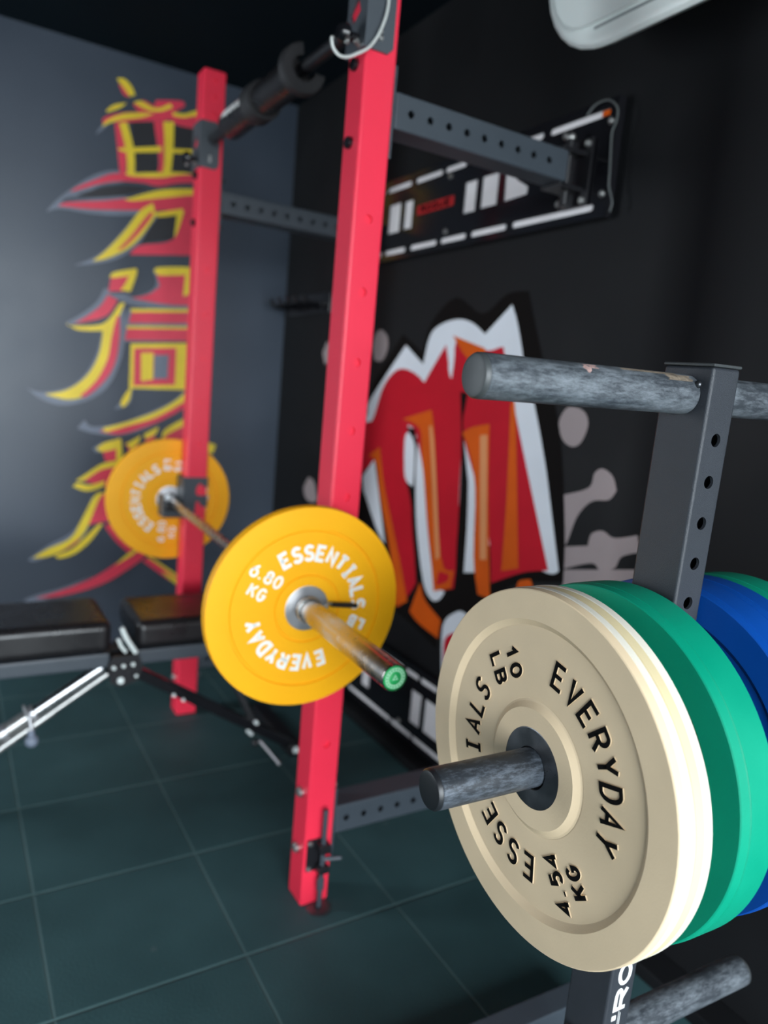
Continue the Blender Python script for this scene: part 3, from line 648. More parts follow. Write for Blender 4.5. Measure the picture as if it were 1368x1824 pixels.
up_slots = [capsule(a, c, 2.017, .0085) for a, c in ((1.18, 1.305), (1.04, 1.165), (.86, 1.02), (.67, .832), (.54, .655), (.386, .52), (.19, .365), (-.05, .165))] + \
           [capsule(a, c, 1.794, .0085) for a, c in ((1.18, 1.305), (1.03, 1.165), (.867, 1.008), (.67, .833), (.507, .648), (.31, .482), (-.03, .286))] + \
           [rect(.92, 1.0, 1.862, 1.962), rect(.838, .892, 1.864, 1.958), rect(.474, .536, 1.864, 1.957), rect(.369, .449, 1.866, 1.958)] + \
           [[(.337, 1.868), (.234, 1.872), (.233, 1.892), (.285, 1.92), (.28, 1.945), (.341, 1.95)], rect(1.05, 1.12, 1.862, 1.96), rect(1.16, 1.26, 1.862, 1.96)]
st = stringer(up_slots, 1.770, 2.045); part_label(st, 'slotted black wall panel, the higher of the two')
b = bm_(); box(b, (.6635, .590, 1.899), (.6662, .802, 1.930), .0008)
obj('badge', b, 'logo_red', st)
b = bm_(); box(b, (.6668, -.046, 2.0105), (.6709, -.022, 2.0235), .0008); obj('tape', b, 'p_orange', st)
b = bm_(); sweep(b, LAN_GLINT, .0022, 8); obj('lanyard', b, 'lan_glint', st)  # cable whose path also draws the highlight on the panel's rounded end
b = bm_()
for i, ch in enumerate('ROGUE'):
    letter(b, ch, .030, .022, .0055, .0, .0010, lambda x, y, z: V((.6634-z, .765-i*.036-x, 1.9035+y)))
obj('badge_lettering', b, ['ink_black', 'ink_black'], st, smooth=False)
lo_slots = [capsule(a, c, .0835, .0095) for a, c in ((1.03, 1.29), (.68, 1.013), (.533, .675), (.34, .53), (.17, .325), (-.06, .155))] + \
           [capsule(a, c, .3085, .0095) for a, c in ((1.1, 1.29), (.83, 1.08), (.62, .80), (.52, .608), (.405, .51), (.19, .39), (-.05, .175))] + \
           [rect(.85, .91, .135, .255), rect(.492, .556, .135, .255), rect(.37, .47, .135, .255), rect(.24, .35, .135, .255), rect(1.0, 1.1, .135, .255)]
part_label(stringer(lo_slots, .055, .337), 'slotted black wall panel, the lower of the two, near the floor')

# drop bolt that pins the near upright to the floor
b = bm_(); box(b, (.006, -.006, .098), (.056, 0, .182), .002)
box(b, (.028, -.034, .100), (.056, -.006, .120), .003); box(b, (.028, -.034, .155), (.056, -.006, .178), .003)
db = obj('drop_bolt', b, 'black', rack)
b = bm_(); rod(b, (.041, -.021, .004), (.041, -.021, .268), .0062, 16, bev=.001); rod(b, (.041, -.021, .135), (.084, -.040, .140), .0055, 14, bev=.001)
rod(b, (.041, -.021, .052), (.041, -.021, .082), .0095, 14, bev=.002)
obj('rod', b, 'steel_black', db)
b = bm_()
for x, z in ((.013, .106), (.013, .174), (.049, .106)): lathe(b, [(0, 0), (.0065, 0), (.0055, .0035), (0, .005)], 12, Matrix.Translation((x, -.006, z)) @ Matrix.Rotation(PI/2, 4, 'X'))
obj('screw', b, 'zinc', db)
b = bm_(); lathe(b, [(.008, 0), (.032, 0), (.032, .003), (.026, .0055), (.011, .0055), (.008, .002)], 28, Matrix.Translation((.041, -.021, 0)), closed=True)
tag(obj('floor_socket', b, 'hub'), 'small round steel socket in the floor under the drop bolt', 'floor socket')

# ------------------------------------------------------------------ pull-up bar with its saddle brackets, pins and fat grips
ZP = 2.074
pb = thing('pull_up_bar', 'black pull-up bar with fat grip sleeves spanning the red uprights', 'pull-up bar', (UW/2, D/2, ZP))
def lp(bm, name, m, par=pb, **k):
    o = obj(name, bm, m, **k); o.parent = par
    mat_ = Matrix.Translation(-V((UW/2, D/2, ZP)))
    o.data.transform(mat_) if par is not None else None
    return o
b = bm_(); rod(b, (.038, UW+.006, ZP), (.038, D-.006, ZP), .0160, 28); bar_o = lp(b, 'bar', 'black')
for y0, sgn in ((0, 1), (D, -1)):
    b = bm_()
    # plate on the face towards the plate tree, rounded lower corner
    pl = [(-.006, 1.981), (.050, 1.981), (.062, 1.993), (.062, 2.118), (.050, 2.130), (-.006, 2.130)]
    mt = Matrix(((1, 0, 0, 0), (0, 0, -1, y0-.003), (0, 1, 0, 0), (0, 0, 0, 1)))
    add_plate(b, [pl], .006, mt)
    mt2 = Matrix(((1, 0, 0, 0), (0, 0, -1, y0+UW+.003), (0, 1, 0, 0), (0, 0, 0, 1)))
    add_plate(b, [pl], .006, mt2)
    # side plate with a slanted window that lets the red upright show
    sp_ = [(y0, 1.981), (y0+UW, 1.981), (y0+UW, 2.130), (y0, 2.130)]
    win = [(y0+.024, 2.058), (y0+.056, 2.040), (y0+.074, 2.064), (y0+.038, 2.092)]
    mt3 = Matrix(((0, 0, 1, -.003), (1, 0, 0, 0), (0, 1, 0, 0), (0, 0, 0, 1)))
    add_plate(b, [sp_, win], .006, mt3)
    br = lp(b, 'bracket', 'steel_grey', smooth=False)
    b = bm_()
    lathe(b, [(0, 0), (.006, 0), (.005, .004), (0, .005)], 14, Matrix.Translation((.030, y0-.006, 2.006)) @ Matrix.Rotation(PI/2, 4, 'X'))
    lathe(b, [(0, 0), (.005, 0), (.004, .003), (0, .004)], 14, Matrix.Translation((.030, y0-.006, 2.018)) @ Matrix.Rotation(PI/2, 4, 'X'))
    o = lp(b, 'rivet', 'zinc', br)
    b = bm_()
    rod(b, (-.003, y0+.03, 2.006), (-.024, y0+.03, 2.006), .010, 18); lathe(b, [(0, -.022), (.013, -.021), (.019, -.014), (.020, -.004), (.016, .002), (.010, .004), (0, .004)], 24, Matrix.Translation((-.030, y0+.03, 2.008)) @ Matrix.Rotation(PI/2, 4, 'Y'))
    pin = lp(b, 'pin', 'gloss_black', br)
    b = bm_(); rod(b, (-.020, y0+.012, 1.995), (-.004, y0+.018, 1.988), .006, 14, bev=.001); rod(b, (-.042, y0+.0, 1.988), (-.050, y0-.012, 1.972), .005, 12, bev=.001)
    lp(b, 'pin_fitting', 'zinc', br)
    if sgn == 1:
        b = bm_(); sweep(b, [(-.078, -.004, 1.975), (-.088, -.02, 1.966), (-.083, -.02, 1.950), (-.069, -.02, 1.940), (-.051, -.02, 1.942), (-.030, -.02, 1.954), (-.004, -.02, 1.973), (.014, -.02, 1.999), (.025, -.02, 2.025), (.033, -.018, 2.051), (.037, -.014, 2.080), (.036, -.006, 2.104)], .0032, 10)
        lp(b, 'lanyard', 'cable', br)
# split foam grips, open along the top
b = bm_()
my = lambda y: Matrix.Translation((.038, y, ZP)) @ Matrix.Rotation(-PI/2, 4, 'X')
A0, A1 = math.radians(5), math.radians(262)
def grip(y0, y1, r): lathe(b, [(.0165, 0), (r-.004, 0), (r, .004), (r, y1-y0-.004), (r-.004, y1-y0), (.0165, y1-y0)], 40, my(y0), closed=True, a0=A0, a1=A1)
lathe(b, [(.031, 0), (.057, 0), (.061, .004), (.061, .028), (.057, .032), (.031, .032)], 40, my(.40), closed=True, a0=A0, a1=A1)
grip(.672, .74, .054)
lp(b, 'grip_flange', 'rubber_black')
b = bm_(); grip(.433, .671, .043); grip(.741, .955, .043); gs = lp(b, 'grip_sleeve', 'vinyl')
b = bm_()
def on_sleeve(i):
    def xf(x, y, z):
        a = math.radians(168) - (y-.011)/.0435; r = .0434+z
        return V((.038+r*math.cos(a), .775+i*.034+x, ZP+r*math.sin(a)))
    return xf
for i, ch in enumerate('ROGUE'): letter(b, ch, .028, .026, .0085, 0, .0006, on_sleeve(4-i), 0, 0)
lp(b, 'grip_lettering', ['ink_white'], gs, smooth=False)

# ------------------------------------------------------------------ J-cups
def jcup(name, y0, tray, label, zc):
    t = thing(name, label, 'J-cup', (0, y0, zc), group='J-cups holding the barbell')
    for s in (0, 1):
        out = [(-.012, -.052), (.032, -.052), (.036, .006), (.047, .010), (.055, -.008), (.078, -.012), (.078, .030), (.046, .030), (.034, .040), (.037, .062), (.050, .078), (.060, .066), (.078, .062), (.078, .097), (-.012, .097)]
        b = bm_(); mt = Matrix(((1, 0, 0, 0), (0, 0, -1, (-.0035 if s == 0 else UW+.0035)), (0, 1, 0, 0), (0, 0, 0, 1)))
        add_plate(b, [out], .005, mt); obj('side_plate', b, 'steel_black', t, smooth=False)
    b = bm_(); box(b, (-.012, -.001, -.052), (-.0005, UW+.001, .097), .002); box(b, (-tray, .002, -.052), (-.010, UW-.002, -.028), .003); box(b, (-tray-.008, .002, -.052), (-tray, UW-.002, .028), .003)
    obj('hook', b, 'steel_black', t)
    b = bm_(); box(b, (-tray, .006, -.028), (-.012, UW-.006, -.0145), .002)
    obj('liner', b, 'black', t)
    return t
jcup('j_cup', D, .072, 'black J-cup on the red upright by the character mural', .8233)
jcup('j_cup', 0, .108, 'black J-cup on the red upright behind the yellow plate with readable lettering', .8096)

# ------------------------------------------------------------------ barbell
BX, BZ, BDX, BDZ = -.0763, .8093, .0343, .0122
ax = V((BDX, 1, BDZ)).normalized()
def bar_frame(y, flip=False):
    # local z towards the viewer (minus y), local y up
    z = -ax; x = V((0, 0, 1)).cross(z).normalized(); yv = z.cross(x)
    m = Matrix(((x.x, yv.x, z.x, 0), (x.y, yv.y, z.y, 0), (x.z, yv.z, z.z, 0), (0, 0, 0, 1)))
    m.translation = V((BX+BDX*y, y, BZ+BDZ*y)); return m
Y_END, Y_IN, Y_FIN = -.4675, -.0505, 1.262
bb = thing('barbell', 'chrome barbell resting in the rack between two yellow plates', 'barbell', mtx=bar_frame(.6))
def bl(y): return -(y-.6)/ax.y          # distance along local z
def zprof(bm, prof, seg=40, mis=None): lathe(bm, [(r, bl(y)) for r, y in prof], seg, None, mis)
b = bm_(); zprof(b, [(0, Y_IN+.03), (.0143, Y_IN+.03), (.0143, Y_FIN-.03), (0, Y_FIN-.03)]); obj('shaft', b, 'chrome', bb)
for sg in (0, 1):
    f = (lambda y: y) if sg == 0 else (lambda y: 1.2115-y)
    b = bm_(); zprof(b, [(0, f(Y_END+.004)), (.0225, f(Y_END+.004)), (.0238, f(Y_END)), (.0250, f(Y_END+.002)), (.0250, f(Y_IN-.0005)), (0, f(Y_IN-.0005))]); s_ = obj('sleeve', b, 'sleeve', bb)
    b = bm_(); zprof(b, [(0, f(Y_IN)), (.033, f(Y_IN)), (.036, f(Y_IN+.003)), (.036, f(Y_IN+.024)), (.028, f(Y_IN+.03)), (.020, f(Y_IN+.036)), (.0145, f(Y_IN+.036))]); obj('collar', b, 'chrome', bb)
    if sg == 0:
        b = bm_(); zprof(b, [(0, Y_END+.0005), (.0222, Y_END+.0005), (.0222, Y_END+.004)], mis=[0, 0])
        zprof(b, [(.0120, Y_END+.0002), (.0195, Y_END+.0002)], mis=[1]) ; zprof(b, [(.0120, Y_END+.0001), (.0126, Y_END+.0001)], mis=[1])
        # ring of tiny marks and a triangular emblem
        for k in range(18):
            a = 2*PI*k/18; c, s = math.cos(a), math.sin(a)
            vs = [b.verts.new((r*math.cos(a+d), r*math.sin(a+d), bl(Y_END)+.0001)) for r, d in ((.0145, -.07), (.0178, -.06), (.0178, .06), (.0145, .07))]
            fc = b.faces.new(vs); fc.material_index = 0
        for tri, mi in (([(-.0062, -.0035), (.0062, -.0035), (0, .0075)], 1), ([(-.0018, -.0020), (.0030, -.0020), (.0004, .0030)], 0)):
            vs = [b.verts.new((x, y, bl(Y_END)+.0001+.0001*(1-mi))) for x, y in tri]; fc = b.faces.new(vs); fc.material_index = mi
        part_label(obj('end_cap', b, ['cap_green', 'cap_pale'], s_, smooth=False), 'round green end cap with a pale emblem')

# spring clip on the near sleeve
YC = Y_IN-.030
sc = thing('spring_clip', 'steel spring clip with a black handle beside the yellow plate', 'spring clip', mtx=bar_frame(YC))
b = bm_(); pts = []
for i in range(3*16+9):
    a = 2*PI*i/16 + 1.2; pts.append((.0272*math.cos(a), .0272*math.sin(a), .001+.0042*i/16))
sweep(b, pts, .0021, 8, sub=2)
a = 2*PI*(3*16+8)/16+1.2
sweep(b, [pts[-1], (.040, .012, .015), (.055, .010, .016)], .0021, 8)
obj('coil', b, 'chrome', sc)
for (p, q) in (((.050, .0105, .0155), (.112, .004, .017)), ((.050, .0095, .004), (.108, .003, .003))):
    b = bm_(); rod(b, p, q, .0052, 14, bev=.0015); obj('handle', b, 'black', sc)

# ------------------------------------------------------------------ bumper plates (local z = visible face normal, origin at the front rim plane)
def plate_mesh(T, chamf, recess=.0062, R=.225, ring=.1855, inner=.0745, groove=False):
    b = bm_(); h = .0505
    if groove:      # nearly flat face with two shallow moulded rings
        front = [(h, 0), (.0725, 0), (.0738, -.0038), (.0770, -.0038), (.078, -.0004), (.1715, -.0004), (.1728, -.0042), (.1768, -.0042), (.178, 0), (.196, .0), (.2205, -.001)]
    else:
        front = [(h, 0), (inner, 0), (.0812, -recess+.0007), (.0825, -recess), (.0845, -recess-.0006), (.086, -recess), (.1755, -recess), (.1770, -recess-.0005), (.1785, -recess+.0003), (ring, 0), (.2222, 0)]
    rim = [(.2236, -.0010), (.2247, -chamf+.0011), (.2237, -chamf), (.2249, -chamf-.0011), (R, -T+.0030), (R-.0026, -T)]
    back = [(ring, -T), (.178, -T+recess*.7), (.085, -T+recess*.7), (.0755, -T), (h, -T)]
    P_ = front+rim+back; nf = len(front)
    lathe(b, P_, 144, closed=True, mis=[1 if nf+1 <= i <= nf+4 else 0 for i in range(len(P_))])
    return b
def hub_mesh(T):
    b = bm_(); lathe(b, [(.0256, -.0012), (.0268, .0004), (.049, .0004), (.0506, -.0004), (.0506, -T+.0004), (.049, -T-.0003), (.0262, -T-.0003), (.0256, -T+.001)], 72, closed=True); return b
def make_plate(mtx, mcol, T, chamf, label, group, hub='hub', groove=False, text=None, cat='weight plate'):
    t = thing('bumper_plate', label, cat, mtx=mtx, group=group)
    obj('rubber_disc', plate_mesh(T, chamf, groove=groove), [mcol, 'tan_rim' if mcol.startswith('tan') else mcol], t, sharp=22)
    obj('hub', hub_mesh(T), hub, t, sharp=30)
    if text:
        b = bm_()
        if text[0] == 'tan':
            z0, z1 = -.0064, -.0044
            arc_text(b, 'EVERYDAY', 9.7, 12.8, .1125, .0215, .0355, .0056, z0, z1); arc_text(b, 'ESSENTIALS', 174, 13.35, .1125, .0215, .0355, .0056, z0, z1)
            block_text(b, ('10', 'LB'), -36, .0054, z0, z1); block_text(b, ('4.54', 'KG'), 142.5, .0054, z0, z1, adv=.0205, w=.0175, r0=.133)
            ms = ['ink_black', mcol]
        else:
            z0, z1 = -.0006, .0007; a0 = text[1]
            arc_text(b, 'ESSENTIALS', a0, 13.0, .105, .0245, .038, .0078, z0, z1, 0, 0); arc_text(b, 'EVERYDAY', a0+190, 13.4, .105, .0245, .038, .0078, z0, z1, 0, 0)
            block_text(b, ('6.80', 'KG'), a0-33, .0052, z0, z1, 0, 0, adv=.0235, w=.0200, r0=.122, h=.030); block_text(b, ('15', 'LB'), a0+145, .0068, z0, z1, 0, 0, r0=.128, h=.028)
            ms = ['ink_white']
        obj('lettering', b, ms, t, smooth=False)
    return t
TY = .0265
GP = 'yellow plates on the barbell'
make_plate(bar_frame(Y_IN-TY-.0003), 'yellow', TY, .010, 'yellow bumper plate with readable white lettering on the near sleeve of the barbell', GP, 'hub_bright', True, ('yellow', -28))
make_plate(bar_frame(1.2265), 'yellow', TY, .010, 'yellow bumper plate on the far sleeve of the barbell, half behind a red upright', GP, 'hub_bright', True, ('yellow', -143))

# ------------------------------------------------------------------ plate tree
TO = V((.04590322, -.87417541, 0)); E1 = V((.9986713, -.04980642, .01322686)); E2 = V((.04951424, .99854052, .02156784)); UP = V((-.01428177, -.02088426, .99967989))
TM = Matrix(((E1.x, E2.x, UP.x, TO.x), (E1.y, E2.y, UP.y, TO.y), (E1.z, E2.z, UP.z, TO.z), (0, 0, 0, 1)))
W1, W2, TZ = .0493, .0743, 1.3538
YC2 = W2/2
tree = thing('plate_tree', 'black steel weight plate tree with a drilled post and round pegs', 'plate tree', mtx=TM)
b = bm_(); box(b, (0, 0, .05), (W1, W2, TZ-.004), .0045, seg=3); post = obj('post', b, 'tree_black', tree)
inner = bm_(); box(inner, (.0042, .0042, .06), (W1-.0042, W2-.0042, TZ-.01))
holes = bm_()
for k in range(16):
    z = 1.263-k*.0519
    if z > .56: rod(holes, (W1/2, -.01, z), (W1/2, W2+.01, z), .0082, 28)
cut(post, [inner, holes])
b = bm_(); box(b, (-.0008, -.0008, TZ-.004), (W1+.0008, W2+.0008, TZ), .0018); part_label(obj('post_cap', b, 'cap', post), 'flat plastic cap closing the post')
A_FIX = 0
def peg(z, side, m, capm, L, name='peg'):
    r = .0242
    if side < 0: p0, p1 = (-.0005, YC2, z), (-L, YC2, z)
    else: p0, p1 = (W1+.0005, YC2, z), (W1+L, YC2, z)
    mm, LL = frame_to(p0, p1)
    b = bm_(); lathe(b, [(0, 0), (r, 0), (r, LL-.008), (r-.0008, LL-.0072), (r-.001, LL-.0068), (0, LL-.0068)], 48)
    o = obj(name, b, m, tree); o.matrix_local = mm
    b = bm_(); lathe(b, [(0, LL-.0068), (r-.0003, LL-.0068), (r-.0003, LL-.004), (r-.0022, LL-.0012), (.0175, LL), (0, LL)], 48); obj('end_cap', b, capm, o)
    b = bm_()
    for a in (.55, 2.6, 4.1):
        ball(b, ((r+.001)*math.cos(a), (r+.001)*math.sin(a), .0035), .0048, sc=(1, 1, .8))
    obj('weld', b, 'hub', o)
    return o
tp = peg(1.3148, -1, 'peg', 'cap', .3165)
b = bm_()
for z0, z1, a0, a1, mi in ((.172, .180, 35, 70, 0), (.160, .172, 52, 72, 0), (.03, .12, 62, 78, 1), (.010, .05, 40, 66, 1)):
    vs = [[b.verts.new((.02425*math.cos(math.radians(A_FIX+a0+(a1-a0)*i/4)), .02425*math.sin(math.radians(A_FIX+a0+(a1-a0)*i/4)), z+.003*math.sin(i*2.1+z*300))) for i in range(5)] for z in (z0, z1)]
    for i in range(4): f = b.faces.new([vs[0][i], vs[0][i+1], vs[1][i+1], vs[1][i]]); f.material_index = mi
part_label(obj('scuff', b, ['scuff_pink', 'scuff_tan'], tp), 'pinkish and tan rub marks')
peg(1.3148, 1, 'peg', 'cap', .3165)
peg(.8438, -1, 'peg_dark', 'cap_dark', .317); peg(.8438, 1, 'peg_dark', 'cap_dark', .317)
peg(.3605, -1, 'peg', 'cap', .317); peg(.3605, 1, 'peg', 'cap', .3164)
# base: two cross feet joined by a beam under the post
for yc in (.328, -.254):
    b = bm_(); box(b, (-.33, yc-.0245, .0), (.37, yc+.0245, .0762), .004); obj('foot', b, 'steel_black', tree)
b = bm_(); box(b, (0, -.229, .006), (W1, .303, .052), .004); obj('base_beam', b, 'steel_black', tree)
# upright lettering on the face of the post, reading upwards
b = bm_()
for i, ch in enumerate('ROGUE'):
    letter(b, ch, .0375, .026, .0062, 0, .0004, lambda x, y, z: V((.0385-y, -.0003-z, .4660+i*.0420+x)), 0, 0)
obj('lettering', b, ['ink_white'], post, smooth=False)
b = bm_(); box(b, (.0125, -.0008, .4325), (.0205, -.0001, .4405))
for k, (z0, z1, x) in enumerate(((.380, .445, .0255), (.380, .442, .0285), (.380, .425, .012), (.380, .425, .0145))): box(b, (x, -.0007, z0), (x+.0007, -.0001, z1))
part_label(obj('maker_label', b, 'ink_white', post), 'small white print below the large letters')

def tree_plate(s, drop=.0012, side=-1):
    z = -E1; y = UP; x = y.cross(z)
    m = Matrix(((x.x, y.x, z.x, 0), (x.y, y.y, z.y, 0), (x.z, y.z, z.z, 0), (0, 0, 0, 1)))
    m.translation = TO + E1*(-s) + E2*YC2 + UP*(.8438-drop); return m
GT = 'plates on the middle pegs of the plate tree'
make_plate(tree_plate(.1665), 'tan', .0238, .0120, 'tan ten-pound bumper plate with black lettering, outermost on the plate tree peg', GT, 'hub', text=('tan',))
make_plate(tree_plate(.1424), 'tan2', .0255, .0125, 'cream bumper plate sandwiched behind the lettered tan plate', GT, 'hub')
make_plate(tree_plate(.0735), 'green', .0600, .0140, 'green bumper plate between the cream plate and the black post', GT, 'hub')
make_plate(tree_plate(-W1-.0035), 'blue', .0530, .0130, 'blue bumper plate directly right of the black post', GT, 'hub')
make_plate(tree_plate(-.1075), 'blue', .0440, .0100, 'blue bumper plate touching the green plate at the right edge', GT, 'hub')
make_plate(tree_plate(-.1530), 'green', .0600, .0140, 'green bumper plate behind both blue plates at the right edge', GT, 'hub')

# ------------------------------------------------------------------ folding weight bench (front side at y = .74)
bn = thing('weight_bench', 'black padded weight bench with silver telescoping legs behind the rack', 'weight bench', (0, 0, 0))
def pad(x0, x1, z0, z1, tilt=0):
    b = bm_(); box(b, (x0, .735, z0), (x1, 1.02, z1), .026, seg=4); return obj('pad', b, 'vinyl', bn)
pad(-1.02, -.322, .437, .536); pad(-.250, .27, .437, .528)
for x0, x1 in ((-1.0, -.325), (-.245, .25)):
    b = bm_(); box(b, (x0, .742, .388), (x1, .800, .436), .008); box(b, (x0, .930, .388), (x1, .985, .436), .008); obj('pad_frame', b, 'steel_black', bn)
b = bm_()
for yy in (.728, .80): 
    add_plate(b, [[(-.335, .40), (-.325, .345), (-.295, .330), (-.245, .345), (-.232, .385), (-.245, .43), (-.32, .43)]], .008, Matrix(((1, 0, 0, 0), (0, 0, -1, yy), (0, 1, 0, 0), (0, 0, 0, 1))))
rod(b, (-.30, .72, .385), (-.30, .99, .385), .014); rod(b, (-.262, .72, .372), (-.262, .99, .372), .014)
hb = obj('hinge_bracket', b, 'black', bn)
b = bm_()
for x, z, r in ((-.297, .352, .0105), (-.318, .395, .006), (-.290, .398, .006), (-.262, .400, .006), (-.252, .362, .005)): lathe(b, [(0, 0), (r, 0), (r*.9, .006), (0, .008)], 16, Matrix.Translation((x, .724, z)) @ Matrix.Rotation(PI/2, 4, 'X'))
obj('bolt_head', b, 'ac', hb)
b = bm_(); sweep(b, [(-.298, .722, .520), (-.284, .722, .486), (-.254, .726, .436)], .0075, 12); sweep(b, [(-.308, .724, .486), (-.298, .724, .462), (-.283, .728, .440)], .0055, 12); obj('lever', b, 'ac', bn)
# left, silver telescoping leg
dl = lambda t: V((-.345-.275*t, .762, .386-.172*t))
b = bm_(); rod(b, dl(0), dl(.74), .0165, 24); sl = obj('leg', b, 'chrome', bn); part_label(sl, 'silver telescoping leg')
b = bm_(); rod(b, dl(.68), dl(1.98), .0205, 24, bev=.002); obj('outer_tube', b, 'zinc', sl)
b = bm_(); rod(b, (-.332, .742, .370), (-.560, .742, .221), .0085, 16); rod(b, (-.48, .742, .273), (-.86, .742, .023), .0110, 16); obj('brace', b, 'zinc', sl)
b = bm_(); rod(b, dl(.66), dl(.74), .0235, 24, bev=.002); rod(b, dl(.93), dl(1.0), .0235, 24, bev=.002); rod(b, (-.546, .735, .275), (-.541, .725, .225), .006, 12); rod(b, (-.552, .742, .268), (-.562, .742, .305), .004, 10); obj('clamp', b, 'hub_bright', sl)
b = bm_(); ball(b, (-.541, .722, .200), .0190); rod(b, (-.541, .722, .21), (-.543, .725, .232), .010, 14); obj('knob', b, 'k_halo', sl)
b = bm_(); box(b, (-.93, .70, 0), (-.87, 1.06, .045), .008); obj('foot', b, 'black', bn)
# right, black strut
b = bm_(); beam(b, (-.255, .760, .368), (.296, .730, .030), .036, .034, .006); rg = obj('leg', b, 'gloss_black', bn); part_label(rg, 'black strut running down to the foot')
b = bm_(); beam(b, (.03, .80, .395), (.155, .745, .122), .022, .022, .004); obj('brace', b, 'black', rg)
b = bm_()
for x, z, r, yy in ((.151, .134, .0120, .722), (.298, .022, .0125, .700), (.126, .112, .0065, .72), (.137, .100, .0065, .72), (.312, .014, .008, .700), (-.13, .276, .0055, .728), (-.10, .256, .0055, .726)):
    lathe(b, [(0, 0), (r, 0), (r*.9, .006), (0, .008)], 16, Matrix.Translation((x, yy+.006, z)) @ Matrix.Rotation(PI/2, 4, 'X'))
obj('bolt_head', b, 'ac', rg)
b = bm_(); ball(b, (.146, .706, .074), .013); obj('knob', b, 'black', rg)
b = bm_(); rod(b, (.165, .712, .075), (.212, .655, .016), .0048, 12, bev=.001); ball(b, (.214, .652, .0125), .0075); part_label(obj('pull_pin', b, 'hub_bright', rg), 'slim metal pull pin')
b = bm_(); box(b, (.272, .700, 0), (.325, 1.06, .042), .006); obj('foot', b, 'black', bn)

# ------------------------------------------------------------------ air conditioner on the right wall
ac = thing('air_conditioner', 'white wall-mounted air conditioner high on the black wall', 'air conditioner', (XR, -.45, 2.25))
def acl(bm, name, m, par=ac, **k):
    o = obj(name, bm, m, **k); o.parent = par; o.data.transform(Matrix.Translation(-V((XR, -.45, 2.25)))); return o
def rrect(y0, y1, z0, z1, rb, rt=.03):
    P = []
    for cy, cz, r, a0 in ((y1-rb, z0+rb, rb, -90), (y1-rt, z1-rt, rt, 0), (y0+rt, z1-rt, rt, 90), (y0+rb, z0+rb, rb, 180)):
        P += [(cy+r*math.cos(math.radians(a0+90*i/8)), cz+r*math.sin(math.radians(a0+90*i/8))) for i in range(9)]
    return P
mtx_x = lambda x: Matrix(((0, 0, 1, x), (1, 0, 0, 0), (0, 1, 0, 0), (0, 0, 0, 1)))
b = bm_()
secs = [(.6985, .02, 2.235), (.62, .008, 2.165), (.56, .0, 2.115), (.525, .0, 2.088), (.505, .004, 2.080), (.497, .012, 2.086), (.491, .028, 2.100)]
prev = None
for x, ins, zb in secs:
    lp_ = [b.verts.new((x, y, z)) for y, z in rrect(-.93+ins, .050-ins, zb, 2.400-ins, .225-ins)]
    if prev:
        for i in range(len(lp_)):
            b.faces.new([prev[i], prev[(i+1) % len(lp_)], lp_[(i+1) % len(lp_)], lp_[i]])
    else: b.faces.new(lp_)
    prev = lp_
b.faces.new(prev)
acl(b, 'casing', 'ac', sharp=28)
b = bm_(); add_plate(b, [rrect(-.87, -.004, 2.128, 2.365, .125)], .012, mtx_x(.488)); acl(b, 'front_panel', 'ac', smooth=False)
b = bm_(); box(b, (.4900, -.78, 2.1165), (.4930, -.14, 2.1225), .001); acl(b, 'louver', 'vent')

# ------------------------------------------------------------------ dark hook rack in the far corner of the right wall
hk = thing('wall_hook_rack', 'small black hook rack on the black wall beside the far corner', 'hook rack', (XR, 1.7, 1.65))
b = bm_(); box(b, (-.012, -.22, -.045), (0, .24, .045), .003); obj('back_plate', b, 'gloss_black', hk)
for k in range(5):
    y = -.17+k*.09
    b = bm_(); sweep(b, [(-.008, y, -.005), (-.06, y, -.012), (-.105, y, -.005), (-.118, y, .022)], .0085, 10); obj('hook', b, 'gloss_black', hk)

# dry leaf by the foot of the plate tree
b = bm_()
pts = [(0, -.012), (.007, -.004), (.008, .004), (0, .013), (-.007, .005), (-.006, -.004)]
top = [b.verts.new((x, y, .004+.006*abs(x)/.008)) for x, y in pts]; c_ = b.verts.new((0, 0, .0015))
for i in range(6): b.faces.new([c_, top[i], top[(i+1) % 6]])
lf = obj('dry_leaf', b, 'leaf'); md = lf.modifiers.new('s', 'SOLIDIFY'); md.thickness = .0008
lf.location = (.197, -.502, .0005); lf.rotation_euler = (0, 0, .9)
tag(lf, 'tiny tan dry leaf on the floor by the plate tree foot', 'leaf')

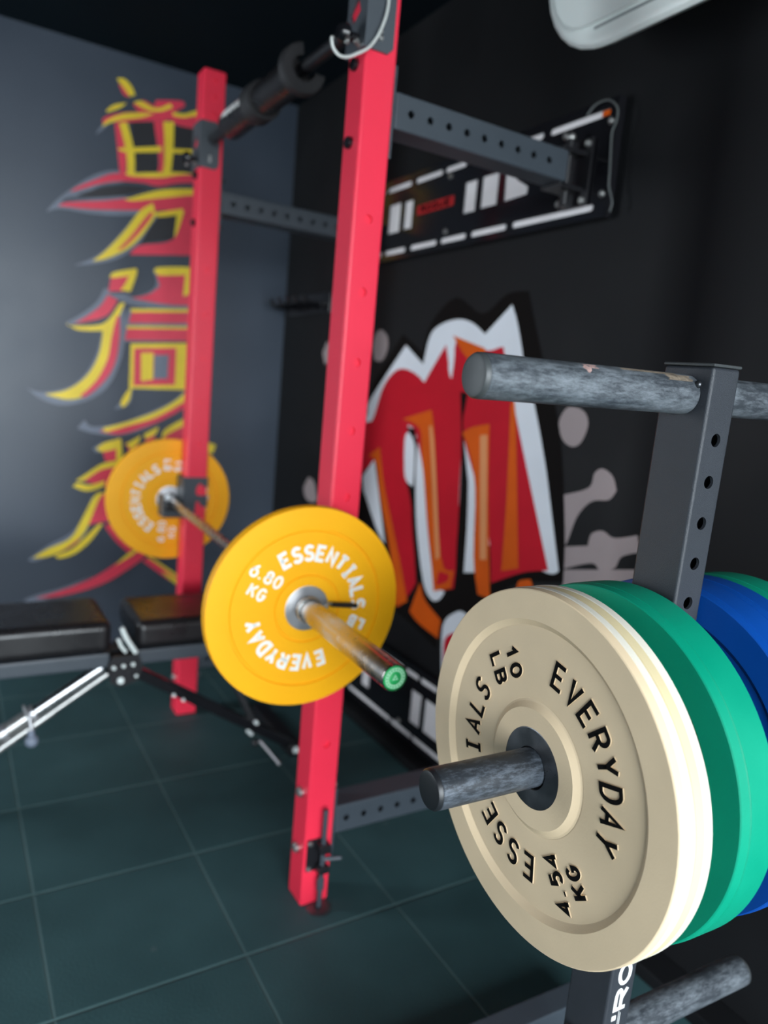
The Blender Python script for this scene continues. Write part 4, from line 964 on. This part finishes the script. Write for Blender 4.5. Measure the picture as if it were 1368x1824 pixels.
# ------------------------------------------------------------------ one object per separate piece of a part
def split_pieces(o):
    bm = bmesh.new(); bm.from_mesh(o.data); bm.verts.ensure_lookup_table()
    seen, isl = set(), []
    for v in bm.verts:
        if v.index in seen: continue
        st, comp = [v], []; seen.add(v.index)
        while st:
            x = st.pop(); comp.append(x.index)
            for e in x.link_edges:
                y = e.other_vert(x)
                if y.index not in seen: seen.add(y.index); st.append(y)
        isl.append(comp)
    k = len(isl)
    if k < 2 or k > 200: bm.free(); return
    mw = o.matrix_world; B = []
    for c in isl:
        P = [mw @ bm.verts[i].co for i in c]
        B.append(([min(p[a] for p in P) for a in range(3)], [max(p[a] for p in P) for a in range(3)]))
    size = [max(h[a]-l[a] for a in range(3)) for l, h in B]; par = list(range(k))
    def find(i):
        while par[i] != i: par[i] = par[par[i]]; i = par[i]
        return i
    for i in range(k):
        for j in range(i+1, k):
            g = math.sqrt(sum(max(0, B[j][0][a]-B[i][1][a], B[i][0][a]-B[j][1][a])**2 for a in range(3)))
            if g <= max(.0199, .499*max(size[i], size[j])): par[find(i)] = find(j)
    groups = {}
    for i in range(k): groups.setdefault(find(i), []).extend(isl[i])
    if len(groups) < 2: bm.free(); return
    for n, keep in enumerate(groups.values()):
        keep = set(keep); c = bm.copy(); c.verts.ensure_lookup_table()
        bmesh.ops.delete(c, geom=[v for v in c.verts if v.index not in keep], context='VERTS')
        me = o.data.copy(); c.to_mesh(me); c.free()
        if n == 0: first = me; continue
        q = o.copy(); q.data = me; C.objects.link(q)
    o.data = first; bm.free()
bpy.context.view_layer.update()
for o in [x for x in bpy.data.objects if x.type == 'MESH' and x.parent is not None and not x.children and len(x.data.vertices) < 60000 and not x.name.startswith('painted')]: split_pieces(o)

# ------------------------------------------------------------------ daylight
w = bpy.data.worlds.new('sky'); bpy.context.scene.world = w; w.use_nodes = True
bg = w.node_tree.nodes['Background']; bg.inputs['Color'].default_value = (.85, .935, 1., 1); bg.inputs['Strength'].default_value = SKY
def portal(loc, rot, sx, sy):
    l = bpy.data.lights.new('daylight_opening', 'AREA'); l.shape = 'RECTANGLE'; l.size = sx; l.size_y = sy; l.cycles.is_portal = True
    o = bpy.data.objects.new('daylight_opening', l); C.objects.link(o); o.location = loc; o.rotation_euler = rot; return o
portal(((OX0+XR)/2, YF, 1.15), (PI/2, 0, 0), XR-OX0, 2.3)
portal((XL-.15, (wy0+wy1)/2, (wz0+wz1)/2), (0, -PI/2, 0), wz1-wz0, wy1-wy0)
if SUN:
    l = bpy.data.lights.new('sun', 'SUN'); l.energy = SUN; l.angle = math.radians(SUN_SOFT); l.color = (1, .97, .92)
    o = bpy.data.objects.new('sun', l); C.objects.link(o); o.rotation_euler = SUN_ROT

sc_ = bpy.context.scene
sc_.view_settings.view_transform = 'Standard'; sc_.view_settings.look = 'None'; sc_.view_settings.gamma = 1
sc_.view_settings.use_curve_mapping = False; sc_.view_settings.exposure = EXPO
sc_.cycles.use_denoising = True; sc_.cycles.max_bounces = 8; sc_.cycles.diffuse_bounces = 5; sc_.cycles.caustics_reflective = False
sc_.cycles.sample_clamp_indirect = 6
